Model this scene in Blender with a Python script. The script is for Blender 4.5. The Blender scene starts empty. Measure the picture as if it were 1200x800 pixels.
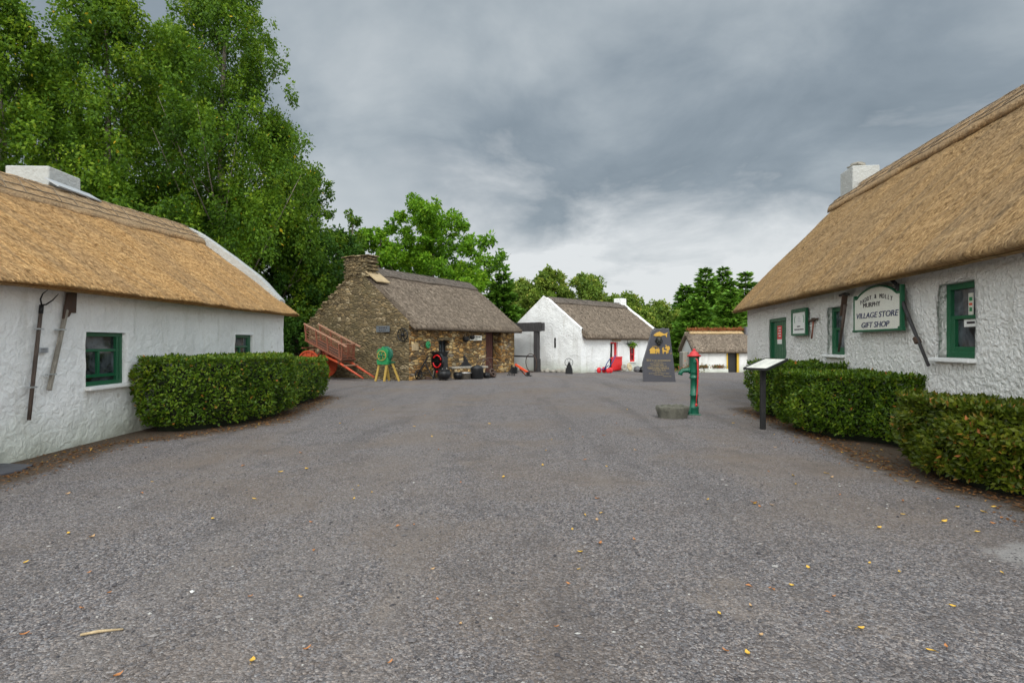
import bpy, bmesh, math, random
import numpy as np
from mathutils import Vector, Matrix, Euler, noise
R = math.radians
scene = bpy.context.scene
COL = scene.collection
random.seed(7)

# ------------------------------------------------------------------ helpers
def smooth01(a, b, x):
    t = min(1.0, max(0.0, (x - a) / (b - a)))
    return t * t * (3 - 2 * t)

def gz(x, y):
    """height of the ground: falls away towards the far cottage, banks up behind the left one"""
    z = -0.03 * max(0.0, min(y, 62) - 24) * smooth01(5, 11, x)
    z += 0.95 * smooth01(-8.2, -11, x) * smooth01(22, 29, y)
    return z

def at(px, Y):
    return (px - 600.0) / 667.0 * Y

class MB:
    """collects shapes; build() links them as ONE mesh object"""
    def __init__(self):
        self.v, self.f, self.m, self.s, self.uv = [], [], [], [], {}
    def add(self, vs, fs, m=0, smooth=False, M=None):
        b = len(self.v)
        if M is not None:
            vs = [M @ Vector(p) for p in vs]
        self.v += [tuple(p) for p in vs]
        for f in fs:
            self.f.append([b + i for i in f]); self.m.append(m); self.s.append(smooth)
        return self
    def box(self, c, s, m=0, rot=None, M=None):
        x, y, z = s[0] / 2, s[1] / 2, s[2] / 2
        vs = [Vector((a, b, d)) for a in (-x, x) for b in (-y, y) for d in (-z, z)]
        T = Matrix.Translation(c)
        if rot: T = T @ Euler(rot).to_matrix().to_4x4()
        if M is not None: T = M @ T
        fs = [(0, 1, 3, 2), (4, 6, 7, 5), (0, 4, 5, 1), (2, 3, 7, 6), (0, 2, 6, 4), (1, 5, 7, 3)]
        return self.add(vs, fs, m, False, T)
    def bar(self, p0, p1, w, h, m=0, M=None, w1=None, h1=None):
        p0, p1 = Vector(p0), Vector(p1)
        d = (p1 - p0).normalized()
        up = Vector((0, 0, 1)) if abs(d.z) < 0.97 else Vector((0, 1, 0))
        sx = d.cross(up).normalized(); sy = sx.cross(d).normalized()
        w1 = w if w1 is None else w1; h1 = h if h1 is None else h1
        vs = []
        for p, a, b in ((p0, w, h), (p1, w1, h1)):
            vs += [p - sx * a / 2 - sy * b / 2, p + sx * a / 2 - sy * b / 2, p + sx * a / 2 + sy * b / 2, p - sx * a / 2 + sy * b / 2]
        fs = [(3, 2, 1, 0), (4, 5, 6, 7)] + [(i, (i + 1) % 4, 4 + (i + 1) % 4, 4 + i) for i in range(4)]
        return self.add(vs, fs, m, False, M)
    def tube(self, pts, r, n=8, m=0, M=None, cap=True, closed=False):
        pts = [Vector(p) for p in pts]
        k = len(pts)
        rs = r if isinstance(r, (list, tuple)) else [r] * k
        vs, ref = [], None
        for i, p in enumerate(pts):
            if closed: d = pts[(i + 1) % k] - pts[i - 1]
            else: d = pts[min(i + 1, k - 1)] - pts[max(i - 1, 0)]
            d.normalize()
            if ref is None:
                ref = d.orthogonal().normalized()
            ref = (ref - d * ref.dot(d))
            ref = ref.normalized() if ref.length > 1e-6 else d.orthogonal().normalized()
            b = d.cross(ref)
            for j in range(n):
                a = 2 * math.pi * j / n
                vs.append(p + (ref * math.cos(a) + b * math.sin(a)) * rs[i])
        fs = []
        for i in range(k if closed else k - 1):
            i2 = (i + 1) % k
            for j in range(n):
                j2 = (j + 1) % n
                fs.append((i * n + j, i * n + j2, i2 * n + j2, i2 * n + j))
        self.add(vs, fs, m, True, M)
        if cap and not closed:
            self.add(vs[:n], [tuple(range(n))[::-1]], m, False, M)
            self.add(vs[-n:], [tuple(range(n))], m, False, M)
        return self
    def lathe(self, prof, n=20, m=0, M=None, smooth=True):
        vs, fs = [], []
        for r, z in prof:
            for j in range(n):
                a = 2 * math.pi * j / n
                vs.append((r * math.cos(a), r * math.sin(a), z))
        for i in range(len(prof) - 1):
            for j in range(n):
                j2 = (j + 1) % n
                fs.append((i * n + j, i * n + j2, (i + 1) * n + j2, (i + 1) * n + j))
        fs.append(tuple(range(n))[::-1]); fs.append(tuple((len(prof) - 1) * n + j for j in range(n)))
        return self.add(vs, fs, m, smooth, M)
    def prism(self, poly, z0, z1, m=0, M=None):
        n = len(poly)
        vs = [(x, y, z0) for x, y in poly] + [(x, y, z1) for x, y in poly]
        fs = [tuple(range(n))[::-1], tuple(range(n, 2 * n))] + [(i, (i + 1) % n, n + (i + 1) % n, n + i) for i in range(n)]
        return self.add(vs, fs, m, False, M)
    def ring(self, Rr, r, n=28, k=6, m=0, M=None):
        pts = [(Rr * math.cos(2 * math.pi * i / n), Rr * math.sin(2 * math.pi * i / n), 0) for i in range(n)]
        return self.tube(pts, r, k, m, M, closed=True)
    def blob(self, c, s, m=0, M=None, amp=0.0, seed=0, nu=14, nv=9):
        vs, fs = [], []
        for i in range(nv + 1):
            th = math.pi * i / nv
            for j in range(nu):
                a = 2 * math.pi * j / nu
                d = Vector((math.sin(th) * math.cos(a), math.sin(th) * math.sin(a), math.cos(th)))
                k = 1 + amp * noise.noise(d * 1.6 + Vector((seed * 3.1, seed, 0))) if amp else 1
                vs.append((c[0] + d.x * s[0] * k, c[1] + d.y * s[1] * k, c[2] + d.z * s[2] * k))
        for i in range(nv):
            for j in range(nu):
                j2 = (j + 1) % nu
                fs.append((i * nu + j, (i + 1) * nu + j, (i + 1) * nu + j2, i * nu + j2))
        return self.add(vs, fs, m, True, M)
    def build(self, name, mats, parent=None, loc=None, rz=0.0, bevel=0, recalc=True, M=None):
        me = bpy.data.meshes.new(name)
        me.from_pydata(self.v, [], self.f)
        if not isinstance(mats, (list, tuple)): mats = [mats]
        for q in mats: me.materials.append(q)
        me.polygons.foreach_set('material_index', self.m)
        me.polygons.foreach_set('use_smooth', self.s)
        if recalc or True:
            bm = bmesh.new(); bm.from_mesh(me)
            bmesh.ops.remove_doubles(bm, verts=bm.verts, dist=1e-6)
            if recalc: bmesh.ops.recalc_face_normals(bm, faces=bm.faces)
            bm.to_mesh(me); bm.free()
        me.update()
        o = bpy.data.objects.new(name, me)
        COL.objects.link(o)
        if parent: o.parent = parent
        if M is not None: o.matrix_local = M
        else:
            if loc is not None: o.location = loc
            o.rotation_euler.z = rz
        if bevel:
            b = o.modifiers.new('bevel', 'BEVEL'); b.width = bevel; b.segments = 2; b.limit_method = 'ANGLE'; b.angle_limit = R(40)
        return o

def np_mesh(name, verts, faces, mats, parent=None, loc=None, tint=None, uv=None, smooth=False, mi=None):
    """verts Nx3, faces MxK arrays; tint = one float per face, uv = one pair per loop"""
    me = bpy.data.meshes.new(name)
    K = faces.shape[1]
    me.vertices.add(len(verts)); me.vertices.foreach_set('co', verts.astype(np.float32).ravel())
    me.loops.add(faces.size); me.loops.foreach_set('vertex_index', faces.astype(np.int32).ravel())
    me.polygons.add(len(faces))
    me.polygons.foreach_set('loop_start', np.arange(0, faces.size, K, dtype=np.int32))
    me.polygons.foreach_set('use_smooth', np.full(len(faces), smooth))
    for q in (mats if isinstance(mats, (list, tuple)) else [mats]): me.materials.append(q)
    if mi is not None: me.polygons.foreach_set('material_index', mi.astype(np.int32))
    if tint is not None:
        a = me.attributes.new('tint', 'FLOAT', 'FACE'); a.data.foreach_set('value', tint.astype(np.float32))
    if uv is not None:
        u = me.uv_layers.new(name='UVMap'); u.data.foreach_set('uv', uv.astype(np.float32).ravel())
    me.update(calc_edges=True); me.validate()
    o = bpy.data.objects.new(name, me); COL.objects.link(o)
    if parent: o.parent = parent
    if loc is not None: o.location = loc
    return o

def tag(o, label=None, cat=None, group=None, kind=None):
    if label: o['label'] = label
    if cat: o['category'] = cat
    if group: o['group'] = group
    if kind: o['kind'] = kind
    return o

def thing(name, label, cat, loc=(0, 0, 0), rz=0.0, group=None):
    o = bpy.data.objects.new(name, None); COL.objects.link(o)
    o.location = loc; o.rotation_euler.z = rz; o.empty_display_size = 0.2
    return tag(o, label, cat, group)

def copy_thing(o, loc, rz, label=None):
    r = o.copy(); COL.objects.link(r); r.location = loc; r.rotation_euler.z = rz
    if label: r['label'] = label
    for ch in list(o.children):
        c = ch.copy(); COL.objects.link(c); c.parent = r
    return r

def text_obj(name, s, size, mat_, parent, M, shear=0.0, align='CENTER', extrude=0.003, bold=0.0, sx=1.0, width=None):
    cu = bpy.data.curves.new(name, 'FONT'); cu.body = s; cu.size = size; cu.shear = shear
    cu.align_x = align; cu.align_y = 'CENTER'; cu.extrude = extrude; cu.offset = bold; cu.resolution_u = 4
    t = bpy.data.objects.new(name, cu); COL.objects.link(t)
    dg = bpy.context.evaluated_depsgraph_get()
    me = bpy.data.meshes.new_from_object(t.evaluated_get(dg))
    bpy.data.objects.remove(t); bpy.data.curves.remove(cu)
    me.materials.clear(); me.materials.append(mat_)
    if width:
        xs = [v.co.x for v in me.vertices]; sx = width / (max(xs) - min(xs))
    o = bpy.data.objects.new(name, me); COL.objects.link(o); o.parent = parent
    o.matrix_local = M @ Matrix.Diagonal((sx, 1, 1, 1))
    return o

# ------------------------------------------------------------------ materials
def nd(nt, t, ins=None, **props):
    n = nt.nodes.new(t)
    for k, v in props.items(): setattr(n, k, v)
    for k, v in (ins or {}).items():
        s = n.inputs[k]
        if isinstance(v, bpy.types.NodeSocket): nt.links.new(v, s)
        else: s.default_value = v
    return n
def c4(c): return (c[0], c[1], c[2], 1.0)
def mixc(nt, f, a, b, blend='MIX'):
    n = nt.nodes.new('ShaderNodeMix'); n.data_type = 'RGBA'; n.blend_type = blend
    for i, v in ((0, f), (6, a), (7, b)):
        if isinstance(v, bpy.types.NodeSocket): nt.links.new(v, n.inputs[i])
        else: n.inputs[i].default_value = v if i == 0 else c4(v)
    return n.outputs[2]
def mth(nt, op, a, b=None, c=None, clamp=False):
    n = nt.nodes.new('ShaderNodeMath'); n.operation = op; n.use_clamp = clamp
    for i, v in enumerate((a, b, c)):
        if v is None: continue
        if isinstance(v, bpy.types.NodeSocket): nt.links.new(v, n.inputs[i])
        else: n.inputs[i].default_value = v
    return n.outputs[0]
def ramp(nt, fac, stops, interp='LINEAR'):
    n = nt.nodes.new('ShaderNodeValToRGB'); n.color_ramp.interpolation = interp
    el = n.color_ramp.elements
    while len(el) < len(stops): el.new(0.5)
    for e, (p, c) in zip(el, stops):
        e.position = p; e.color = c4(c) if not isinstance(c, (int, float)) else (c, c, c, 1)
    nt.links.new(fac, n.inputs[0])
    return n.outputs[0]
def mapr(nt, v, a, b, c=0.0, d=1.0):
    n = nd(nt, 'ShaderNodeMapRange', {0: v, 1: a, 2: b, 3: c, 4: d}); n.clamp = True
    return n.outputs[0]
def noi(nt, vec, scale, detail=4, rough=0.55, dist=0.0):
    return nd(nt, 'ShaderNodeTexNoise', {'Vector': vec, 'Scale': scale, 'Detail': detail, 'Roughness': rough, 'Distortion': dist}).outputs[0]
def scaled(nt, vec, s):
    return nd(nt, 'ShaderNodeMapping', {'Vector': vec, 'Scale': s}).outputs[0]
def bump(nt, h, strength=0.5, dist=0.02, normal=None):
    ins = {'Height': h, 'Strength': strength, 'Distance': dist}
    if normal is not None: ins['Normal'] = normal
    return nd(nt, 'ShaderNodeBump', ins).outputs[0]
def new_mat(name):
    m = bpy.data.materials.new(name); m.use_nodes = True
    nt = m.node_tree; nt.nodes.clear()
    b = nt.nodes.new('ShaderNodeBsdfPrincipled'); o = nt.nodes.new('ShaderNodeOutputMaterial')
    nt.links.new(b.outputs[0], o.inputs[0])
    tc = nt.nodes.new('ShaderNodeTexCoord')
    return m, nt, b, tc
def setp(nt, b, **k):
    nm = {'col': 'Base Color', 'rough': 'Roughness', 'normal': 'Normal', 'metal': 'Metallic', 'spec': 'Specular IOR Level'}
    for q, v in k.items():
        s = b.inputs[nm[q]]
        if isinstance(v, bpy.types.NodeSocket): nt.links.new(v, s)
        else: s.default_value = c4(v) if q == 'col' else v

def painted(name, col, rough=0.5, wear=0.35, dirt=(0.09, 0.07, 0.05), metal=0.0, sc=14, bmp=0.15):
    m, nt, b, tc = new_mat(name)
    n1 = noi(nt, tc.outputs['Object'], sc, 5, 0.65)
    n2 = noi(nt, tc.outputs['Object'], sc * 5, 3, 0.6)
    base = mixc(nt, mapr(nt, n2, 0.3, 0.7), [c * 0.82 for c in col], [min(1, c * 1.12) for c in col])
    setp(nt, b, col=mixc(nt, mapr(nt, n1, 0.52, 0.78, 0, wear), base, dirt), rough=mapr(nt, n1, 0.3, 0.7, rough - .1, rough + .15), metal=metal,
         normal=bump(nt, n2, bmp, 0.01))
    return m

def m_whitewash(name, tone, bstr=0.5, sc=9.0, bd=0.05, dist=1.5):
    m, nt, b, tc = new_mat(name)
    P = tc.outputs['Object']
    z = nd(nt, 'ShaderNodeSeparateXYZ', {0: P}).outputs[2]
    big = noi(nt, P, 1.3, 4, 0.6)
    n1 = noi(nt, P, sc, 4, 0.55, dist)
    n2 = noi(nt, P, sc * 4.2, 3, 0.6, 0.8)
    fine = noi(nt, P, 130, 2, 0.6)
    h = mth(nt, 'ADD', mth(nt, 'MULTIPLY', mapr(nt, n1, 0.35, 0.68), 1.0), mth(nt, 'MULTIPLY', n2, 0.35))
    h = mth(nt, 'ADD', h, mth(nt, 'MULTIPLY', fine, 0.06))
    col = mixc(nt, mapr(nt, big, 0.35, 0.7), [t * 0.9 for t in tone], tone)
    col = mixc(nt, mapr(nt, n2, 0.28, 0.45, 0.28, 0), col, (0.42, 0.41, 0.38))
    run = noi(nt, scaled(nt, P, (3.2, 3.2, 0.45)), 1.0, 5, 0.65, 0.3)
    col = mixc(nt, mapr(nt, run, 0.54, 0.74, 0, 0.42), col, (0.40, 0.385, 0.33))
    grime = noi(nt, P, 4.5, 6, 0.7)
    col = mixc(nt, mapr(nt, grime, 0.60, 0.74, 0, 0.35), col, (0.34, 0.31, 0.25))
    # rain splash and algae near the ground, soot under the eaves
    zz = mth(nt, 'ADD', z, mth(nt, 'MULTIPLY', big, 0.55))
    col = mixc(nt, mapr(nt, zz, 0.28, 1.0, 0.62, 0), col, (0.38, 0.42, 0.31))
    col = mixc(nt, mapr(nt, zz, 0.1, 0.45, 0.5, 0), col, (0.16, 0.13, 0.09))
    spots = nd(nt, 'ShaderNodeTexVoronoi', {'Vector': P, 'Scale': 1.3}).outputs[0]
    col = mixc(nt, mapr(nt, spots, 0.03, 0.075, 0.35, 0), col, (0.25, 0.20, 0.13))
    setp(nt, b, col=col, rough=0.88, spec=0.25, normal=bump(nt, h, bstr, bd))
    return m

def m_thatch(name, c_dark, c_mid, c_light, grey, greyamt=0.5, su=26, sv=13, bstr=1.0):
    m, nt, b, tc = new_mat(name)
    U = tc.outputs['UV']
    st = noi(nt, scaled(nt, U, (su, sv, 1)), 1.0, 4, 0.7, 0.4)
    st2 = noi(nt, scaled(nt, U, (su * 2.4, sv * 1.6, 1)), 1.0, 3, 0.7)
    patch = noi(nt, scaled(nt, U, (1.1, 0.35, 1)), 1.0, 5, 0.6, 0.3)
    streak = noi(nt, scaled(nt, U, (5.5, 0.6, 1)), 1.0, 4, 0.6)
    rows = noi(nt, scaled(nt, U, (0.8, 6.0, 1)), 1.0, 3, 0.6)
    f = mth(nt, 'ADD', mth(nt, 'MULTIPLY', st, 0.62), mth(nt, 'MULTIPLY', st2, 0.38))
    col = ramp(nt, f, [(0.33, c_dark), (0.48, c_mid), (0.66, c_light)])
    col = mixc(nt, mapr(nt, patch, 0.42, 0.68, 0, greyamt), col, grey)
    col = mixc(nt, mapr(nt, streak, 0.48, 0.70, 0, 0.55), col, [g * 0.66 for g in grey])
    col = mixc(nt, mapr(nt, rows, 0.5, 0.75, 0, 0.25), col, c_light)
    try:
        at_ = nd(nt, 'ShaderNodeAttribute', attribute_name='tint').outputs['Fac']
        col = mixc(nt, 1.0, col, mixc(nt, at_, (0.55, 0.55, 0.55), (1.45, 1.42, 1.36)), 'MULTIPLY')
    except Exception: pass
    h = mth(nt, 'ADD', mth(nt, 'MULTIPLY', f, 1.0), mth(nt, 'MULTIPLY', rows, 0.4))
    setp(nt, b, col=col, rough=0.95, spec=0.1, normal=bump(nt, h, bstr, 0.05))
    return m

def m_stone(name, stops, sx=3.6, sz=11.0, mort=(0.085, 0.066, 0.043)):
    m, nt, b, tc = new_mat(name)
    P = tc.outputs['Object']
    wob = nd(nt, 'ShaderNodeTexNoise', {'Vector': P, 'Scale': 2.5, 'Detail': 3}).outputs[1]
    P2 = nd(nt, 'ShaderNodeVectorMath', {0: P, 1: mixc(nt, 0.12, (0, 0, 0), wob)}, operation='ADD').outputs[0]
    V = scaled(nt, P2, (sx, sx, sz))
    v1 = nd(nt, 'ShaderNodeTexVoronoi', {'Vector': V, 'Scale': 1.0, 'Randomness': 0.9})
    ve = nd(nt, 'ShaderNodeTexVoronoi', {'Vector': V, 'Scale': 1.0, 'Randomness': 0.9}, feature='DISTANCE_TO_EDGE').outputs[0]
    sp = nd(nt, 'ShaderNodeSeparateColor', {0: v1.outputs['Color']})
    col = ramp(nt, sp.outputs[0], stops)
    fine = noi(nt, P, 22, 5, 0.7)
    col = mixc(nt, 1.0, col, mixc(nt, fine, (0.6, 0.6, 0.6), (1.45, 1.45, 1.45)), 'MULTIPLY')
    big = noi(nt, P, 0.7, 3, 0.6)
    col = mixc(nt, mapr(nt, big, 0.45, 0.7, 0, 0.45), col, (0.13, 0.115, 0.06))
    moss = noi(nt, P, 9, 5, 0.7)
    col = mixc(nt, mapr(nt, moss, 0.62, 0.75, 0, 0.5), col, (0.38, 0.36, 0.27))
    edge = mapr(nt, ve, 0.0, 0.09)
    col = mixc(nt, edge, mort, col)
    h = mth(nt, 'ADD', mth(nt, 'MULTIPLY', mapr(nt, ve, 0.0, 0.2), 1.0), mth(nt, 'MULTIPLY', fine, 0.3))
    h = mth(nt, 'ADD', h, mth(nt, 'MULTIPLY', sp.outputs[1], 0.8))
    setp(nt, b, col=col, rough=0.93, spec=0.2, normal=bump(nt, h, 0.9, 0.05))
    return m

def m_leaf(name, stops, trans=0.35, rough=0.55, tcol=(0.12, 0.22, 0.02)):
    m, nt, b, tc = new_mat(name)
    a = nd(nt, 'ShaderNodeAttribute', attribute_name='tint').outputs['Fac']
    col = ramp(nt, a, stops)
    setp(nt, b, col=col, rough=rough, spec=0.22)
    tr = nd(nt, 'ShaderNodeBsdfTranslucent', {'Color': mixc(nt, 0.5, col, tcol)})
    mx = nd(nt, 'ShaderNodeMixShader', {0: trans, 1: b.outputs[0], 2: tr.outputs[0]})
    out = [n for n in nt.nodes if n.type == 'OUTPUT_MATERIAL'][0]
    nt.links.new(mx.outputs[0], out.inputs[0])
    return m

def m_wood(name, c1, c2, rough=0.8, sc=(30, 30, 3)):
    m, nt, b, tc = new_mat(name)
    g = noi(nt, scaled(nt, tc.outputs['Object'], sc), 1.0, 5, 0.7, 0.6)
    f = noi(nt, tc.outputs['Object'], 4, 3, 0.6)
    col = mixc(nt, mapr(nt, g, 0.3, 0.7), c1, c2)
    col = mixc(nt, mapr(nt, f, 0.5, 0.75, 0, 0.5), col, [c * 0.5 for c in c1])
    setp(nt, b, col=col, rough=rough, normal=bump(nt, g, 0.4, 0.01))
    return m

def m_glass(name, col=(0.012, 0.014, 0.016)):
    m, nt, b, tc = new_mat(name)
    n = noi(nt, tc.outputs['Object'], 3.0, 3, 0.6, 0.5)  # drives pale patches in the base colour that imitate reflections on the panes
    setp(nt, b, col=mixc(nt, mapr(nt, n, 0.4, 0.65), col, [c * 8 for c in col]), rough=0.06, spec=0.6,
         normal=bump(nt, n, 0.04, 0.02))
    return m

M = {}
M['wash_left'] = m_whitewash('whitewash_smooth', (0.83, 0.835, 0.83), 0.38, 7.5, 0.045, 0.8)
M['wash_right'] = m_whitewash('whitewash_rough', (0.87, 0.855, 0.825), 0.75, 15, 0.055, 0.35)
M['wash_far'] = m_whitewash('whitewash_lumpy', (0.86, 0.87, 0.87), 0.42, 6, 0.05)
M['wash_grey'] = m_whitewash('weathered_limewash', (0.42, 0.43, 0.42), 0.4, 9, 0.04, 0.6)
M['wash_plain'] = m_whitewash('whitewash_plain', (0.80, 0.80, 0.79), 0.3, 9, 0.03)
M['thatch_gold'] = m_thatch('golden_thatch', (0.129, 0.065, 0.024), (0.458, 0.265, 0.108), (0.884, 0.592, 0.285), (0.305, 0.218, 0.138), 0.45)
M['thatch_tan'] = m_thatch('tan_thatch', (0.105, 0.058, 0.025), (0.337, 0.209, 0.095), (0.687, 0.475, 0.247), (0.239, 0.179, 0.119), 0.5)
M['thatch_grey'] = m_thatch('grey_thatch', (0.062, 0.050, 0.039), (0.186, 0.149, 0.118), (0.442, 0.366, 0.292), (0.152, 0.124, 0.099), 0.5, 18, 9)
M['ridge_gold'] = m_thatch('weathered_ridge', (0.115, 0.072, 0.038), (0.365, 0.240, 0.132), (0.675, 0.481, 0.282), (0.324, 0.254, 0.180), 0.5, 12, 34)
M['ridge_grey'] = m_thatch('grey_ridge', (0.05, 0.042, 0.037), (0.13, 0.11, 0.095), (0.25, 0.215, 0.19), (0.10, 0.09, 0.08), 0.5, 8, 30)
M['straw_rod'] = m_wood('hazel_rod', (0.12, 0.085, 0.055), (0.33, 0.26, 0.18))
M['rod_dark'] = m_wood('dark_rod', (0.04, 0.034, 0.03), (0.12, 0.10, 0.085))
M['stone_gable'] = m_stone('rubble_stone_olive', [(0.0, (0.085, 0.066, 0.040)), (0.3, (0.19, 0.142, 0.076)), (0.55, (0.135, 0.108, 0.065)), (0.75, (0.27, 0.195, 0.10)), (1.0, (0.38, 0.31, 0.20))])
M['stone_front'] = m_stone('rubble_stone_ochre', [(0.0, (0.084, 0.060, 0.040)), (0.25, (0.324, 0.168, 0.052)), (0.45, (0.168, 0.120, 0.069)), (0.65, (0.504, 0.276, 0.081)), (0.85, (0.576, 0.432, 0.218)), (1.0, (0.204, 0.168, 0.138))], 3.2, 8.5)
M['green'] = painted('green_paint', (0.003, 0.092, 0.036), 0.4, 0.12)
M['green_pump'] = painted('pump_green_paint', (0.006, 0.105, 0.06), 0.35, 0.15, (0.02, 0.05, 0.035))
M['green_bright'] = painted('bright_green_paint', (0.01, 0.22, 0.07), 0.45, 0.3, (0.1, 0.2, 0.03))
M['red'] = painted('red_paint', (0.62, 0.012, 0.016), 0.4, 0.1)
M['red_pump'] = painted('pump_red_paint', (0.50, 0.022, 0.024), 0.4, 0.12)
M['cart_red'] = painted('cart_red_paint', (0.21, 0.070, 0.038), 0.6, 0.4, (0.16, 0.09, 0.06))
M['cart_rail'] = painted('worn_pink_paint', (0.38, 0.20, 0.13), 0.7, 0.4, (0.2, 0.1, 0.07))
M['wheel_red'] = painted('wheel_red_paint', (0.46, 0.065, 0.02), 0.5, 0.25)
M['orange'] = painted('orange_red_paint', (0.66, 0.07, 0.015), 0.5, 0.2)
M['yellow'] = painted('yellow_paint', (0.62, 0.40, 0.03), 0.5, 0.15)
M['yellow_wood'] = painted('mustard_painted_wood', (0.40, 0.26, 0.05), 0.6, 0.35)
M['black'] = painted('black_iron', (0.013, 0.014, 0.016), 0.38, 0.35, (0.05, 0.032, 0.022), 0.3)
M['black_flat'] = painted('black_paint', (0.012, 0.012, 0.013), 0.5, 0.15)
M['rust'] = painted('rusty_iron', (0.06, 0.035, 0.024), 0.7, 0.5, (0.16, 0.07, 0.03))
M['blue'] = painted('blue_paint', (0.02, 0.045, 0.20), 0.5, 0.2)
M['steel'] = painted('zinc', (0.5, 0.52, 0.53), 0.35, 0.2, metal=0.7)
M['lead'] = painted('lead_sheet', (0.36, 0.38, 0.40), 0.6, 0.3, (0.5, 0.5, 0.48))
M['cream'] = painted('cream_board', (0.66, 0.65, 0.58), 0.5, 0.12)
M['white'] = painted('white_enamel', (0.78, 0.78, 0.76), 0.4, 0.12)
M['navy'] = painted('navy_letter', (0.022, 0.03, 0.10), 0.5, 0.05)
M['letter_dark'] = painted('dark_letter', (0.03, 0.02, 0.025), 0.5, 0.05)
M['gold'] = painted('gold_leaf', (0.62, 0.37, 0.06), 0.4, 0.2, metal=0.2)
M['gold_dull'] = painted('dull_gold_letter', (0.40, 0.30, 0.13), 0.5, 0.2)
M['slate'] = painted('slate_slab', (0.058, 0.058, 0.07), 0.55, 0.25, (0.10, 0.10, 0.105), sc=5, bmp=0.4)
M['slate_rough'] = painted('rough_slate', (0.15, 0.15, 0.16), 0.9, 0.4, (0.06, 0.06, 0.065), sc=12, bmp=1.0)
M['bronze'] = painted('dark_bronze', (0.03, 0.032, 0.03), 0.4, 0.3, metal=0.5)
M['dark'] = painted('dark_interior', (0.010, 0.008, 0.007), 0.9, 0.1)
M['door_brown'] = m_wood('dark_red_boards', (0.045, 0.014, 0.010), (0.10, 0.03, 0.02))
M['wood_old'] = m_wood('weathered_pole', (0.045, 0.032, 0.026), (0.13, 0.095, 0.075))
M['wood_grey'] = m_wood('grey_wood', (0.16, 0.145, 0.12), (0.34, 0.31, 0.26))
M['wood_black'] = m_wood('tarred_timber', (0.018, 0.017, 0.018), (0.06, 0.056, 0.058))
M['wood_pale'] = m_wood('pale_wood', (0.30, 0.22, 0.12), (0.48, 0.37, 0.22))
M['handle_red'] = m_wood('reddish_handle', (0.16, 0.05, 0.03), (0.28, 0.10, 0.06))
M['trough'] = painted('mossy_stone', (0.115, 0.112, 0.09), 0.95, 0.9, (0.03, 0.032, 0.024), sc=9, bmp=1.0)
M['boulder'] = painted('field_stone', (0.30, 0.28, 0.24), 0.9, 0.5, (0.12, 0.11, 0.09), sc=8, bmp=0.8)
M['millstone'] = painted('tan_millstone', (0.46, 0.38, 0.24), 0.9, 0.3, (0.25, 0.2, 0.13), sc=10, bmp=0.6)
M['tyre'] = painted('dark_rubber', (0.02, 0.02, 0.022), 0.8, 0.2)
M['concrete'] = painted('pale_concrete', (0.36, 0.35, 0.34), 0.9, 0.35, (0.2, 0.19, 0.18), sc=6, bmp=0.4)
M['glass'] = m_glass('window_glass')
M['heather'] = m_leaf('dry_heather', [(0, (0.10, 0.03, 0.015)), (0.5, (0.30, 0.10, 0.04)), (1, (0.42, 0.20, 0.08))], 0.2, 0.8, (0.3, 0.1, 0.03))
M['strip_straw'] = m_thatch('fresh_straw', (0.25, 0.16, 0.08), (0.50, 0.36, 0.20), (0.66, 0.52, 0.32), (0.4, 0.3, 0.18), 0.2, 20, 6)
M['bark_birch'] = m_wood('birch_bark', (0.084, 0.070, 0.055), (0.288, 0.255, 0.209), 0.85, (2.400, 2.320, 7.700))
M['bark'] = m_wood('brown_bark', (0.05, 0.038, 0.028), (0.14, 0.11, 0.08), 0.9, (14, 14, 3))
G0 = [(0, (0.006, 0.018, 0.004)), (0.35, (0.016, 0.048, 0.006)), (0.7, (0.045, 0.105, 0.010)), (0.93, (0.10, 0.17, 0.018)), (1, (0.30, 0.22, 0.03))]
M['leaf_birch'] = m_leaf('birch_leaves', [(0, (0.021, 0.052, 0.006)), (0.35, (0.055, 0.129, 0.009)), (0.7, (0.132, 0.240, 0.013)), (0.95, (0.246, 0.339, 0.021)), (1, (0.639, 0.446, 0.028))], 0.42)
M['leaf_dark'] = m_leaf('dark_leaves', [(0, (0.011, 0.033, 0.006)), (0.4, (0.027, 0.081, 0.010)), (0.8, (0.064, 0.151, 0.014)), (1, (0.145, 0.233, 0.023))], 0.3)
M['leaf_bright'] = m_leaf('bright_leaves', [(0, (0.029, 0.078, 0.006)), (0.35, (0.083, 0.205, 0.009)), (0.7, (0.179, 0.370, 0.017)), (1, (0.360, 0.526, 0.034))], 0.45)
M['leaf_olive'] = m_leaf('olive_leaves', [(0, (0.044, 0.083, 0.013)), (0.4, (0.124, 0.208, 0.026)), (0.8, (0.264, 0.345, 0.049)), (1, (0.442, 0.415, 0.082))], 0.35)
M['leaf_spruce'] = m_leaf('spruce_needles', [(0, (0.014, 0.047, 0.009)), (0.4, (0.053, 0.143, 0.017)), (0.8, (0.146, 0.296, 0.028)), (1, (0.267, 0.422, 0.050))], 0.25)
M['leaf_hedge'] = m_leaf('hedge_leaves', [(0, (0.016, 0.035, 0.004)), (0.3, (0.043, 0.093, 0.006)), (0.6, (0.099, 0.170, 0.010)), (0.86, (0.189, 0.248, 0.017)), (0.93, (0.318, 0.209, 0.028)), (1, (0.475, 0.137, 0.033))], 0.25, 0.35)
M['leaf_hedge_b'] = m_leaf('bronzed_hedge_leaves', [(0, (0.023, 0.031, 0.005)), (0.3, (0.049, 0.079, 0.006)), (0.6, (0.101, 0.128, 0.011)), (0.82, (0.163, 0.181, 0.017)), (0.9, (0.278, 0.137, 0.025)), (1, (0.425, 0.137, 0.038))], 0.25, 0.35)
M['hedge_core'] = painted('hedge_shade', (0.008, 0.013, 0.004), 1.0, 0.3, (0.02, 0.015, 0.01))
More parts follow.
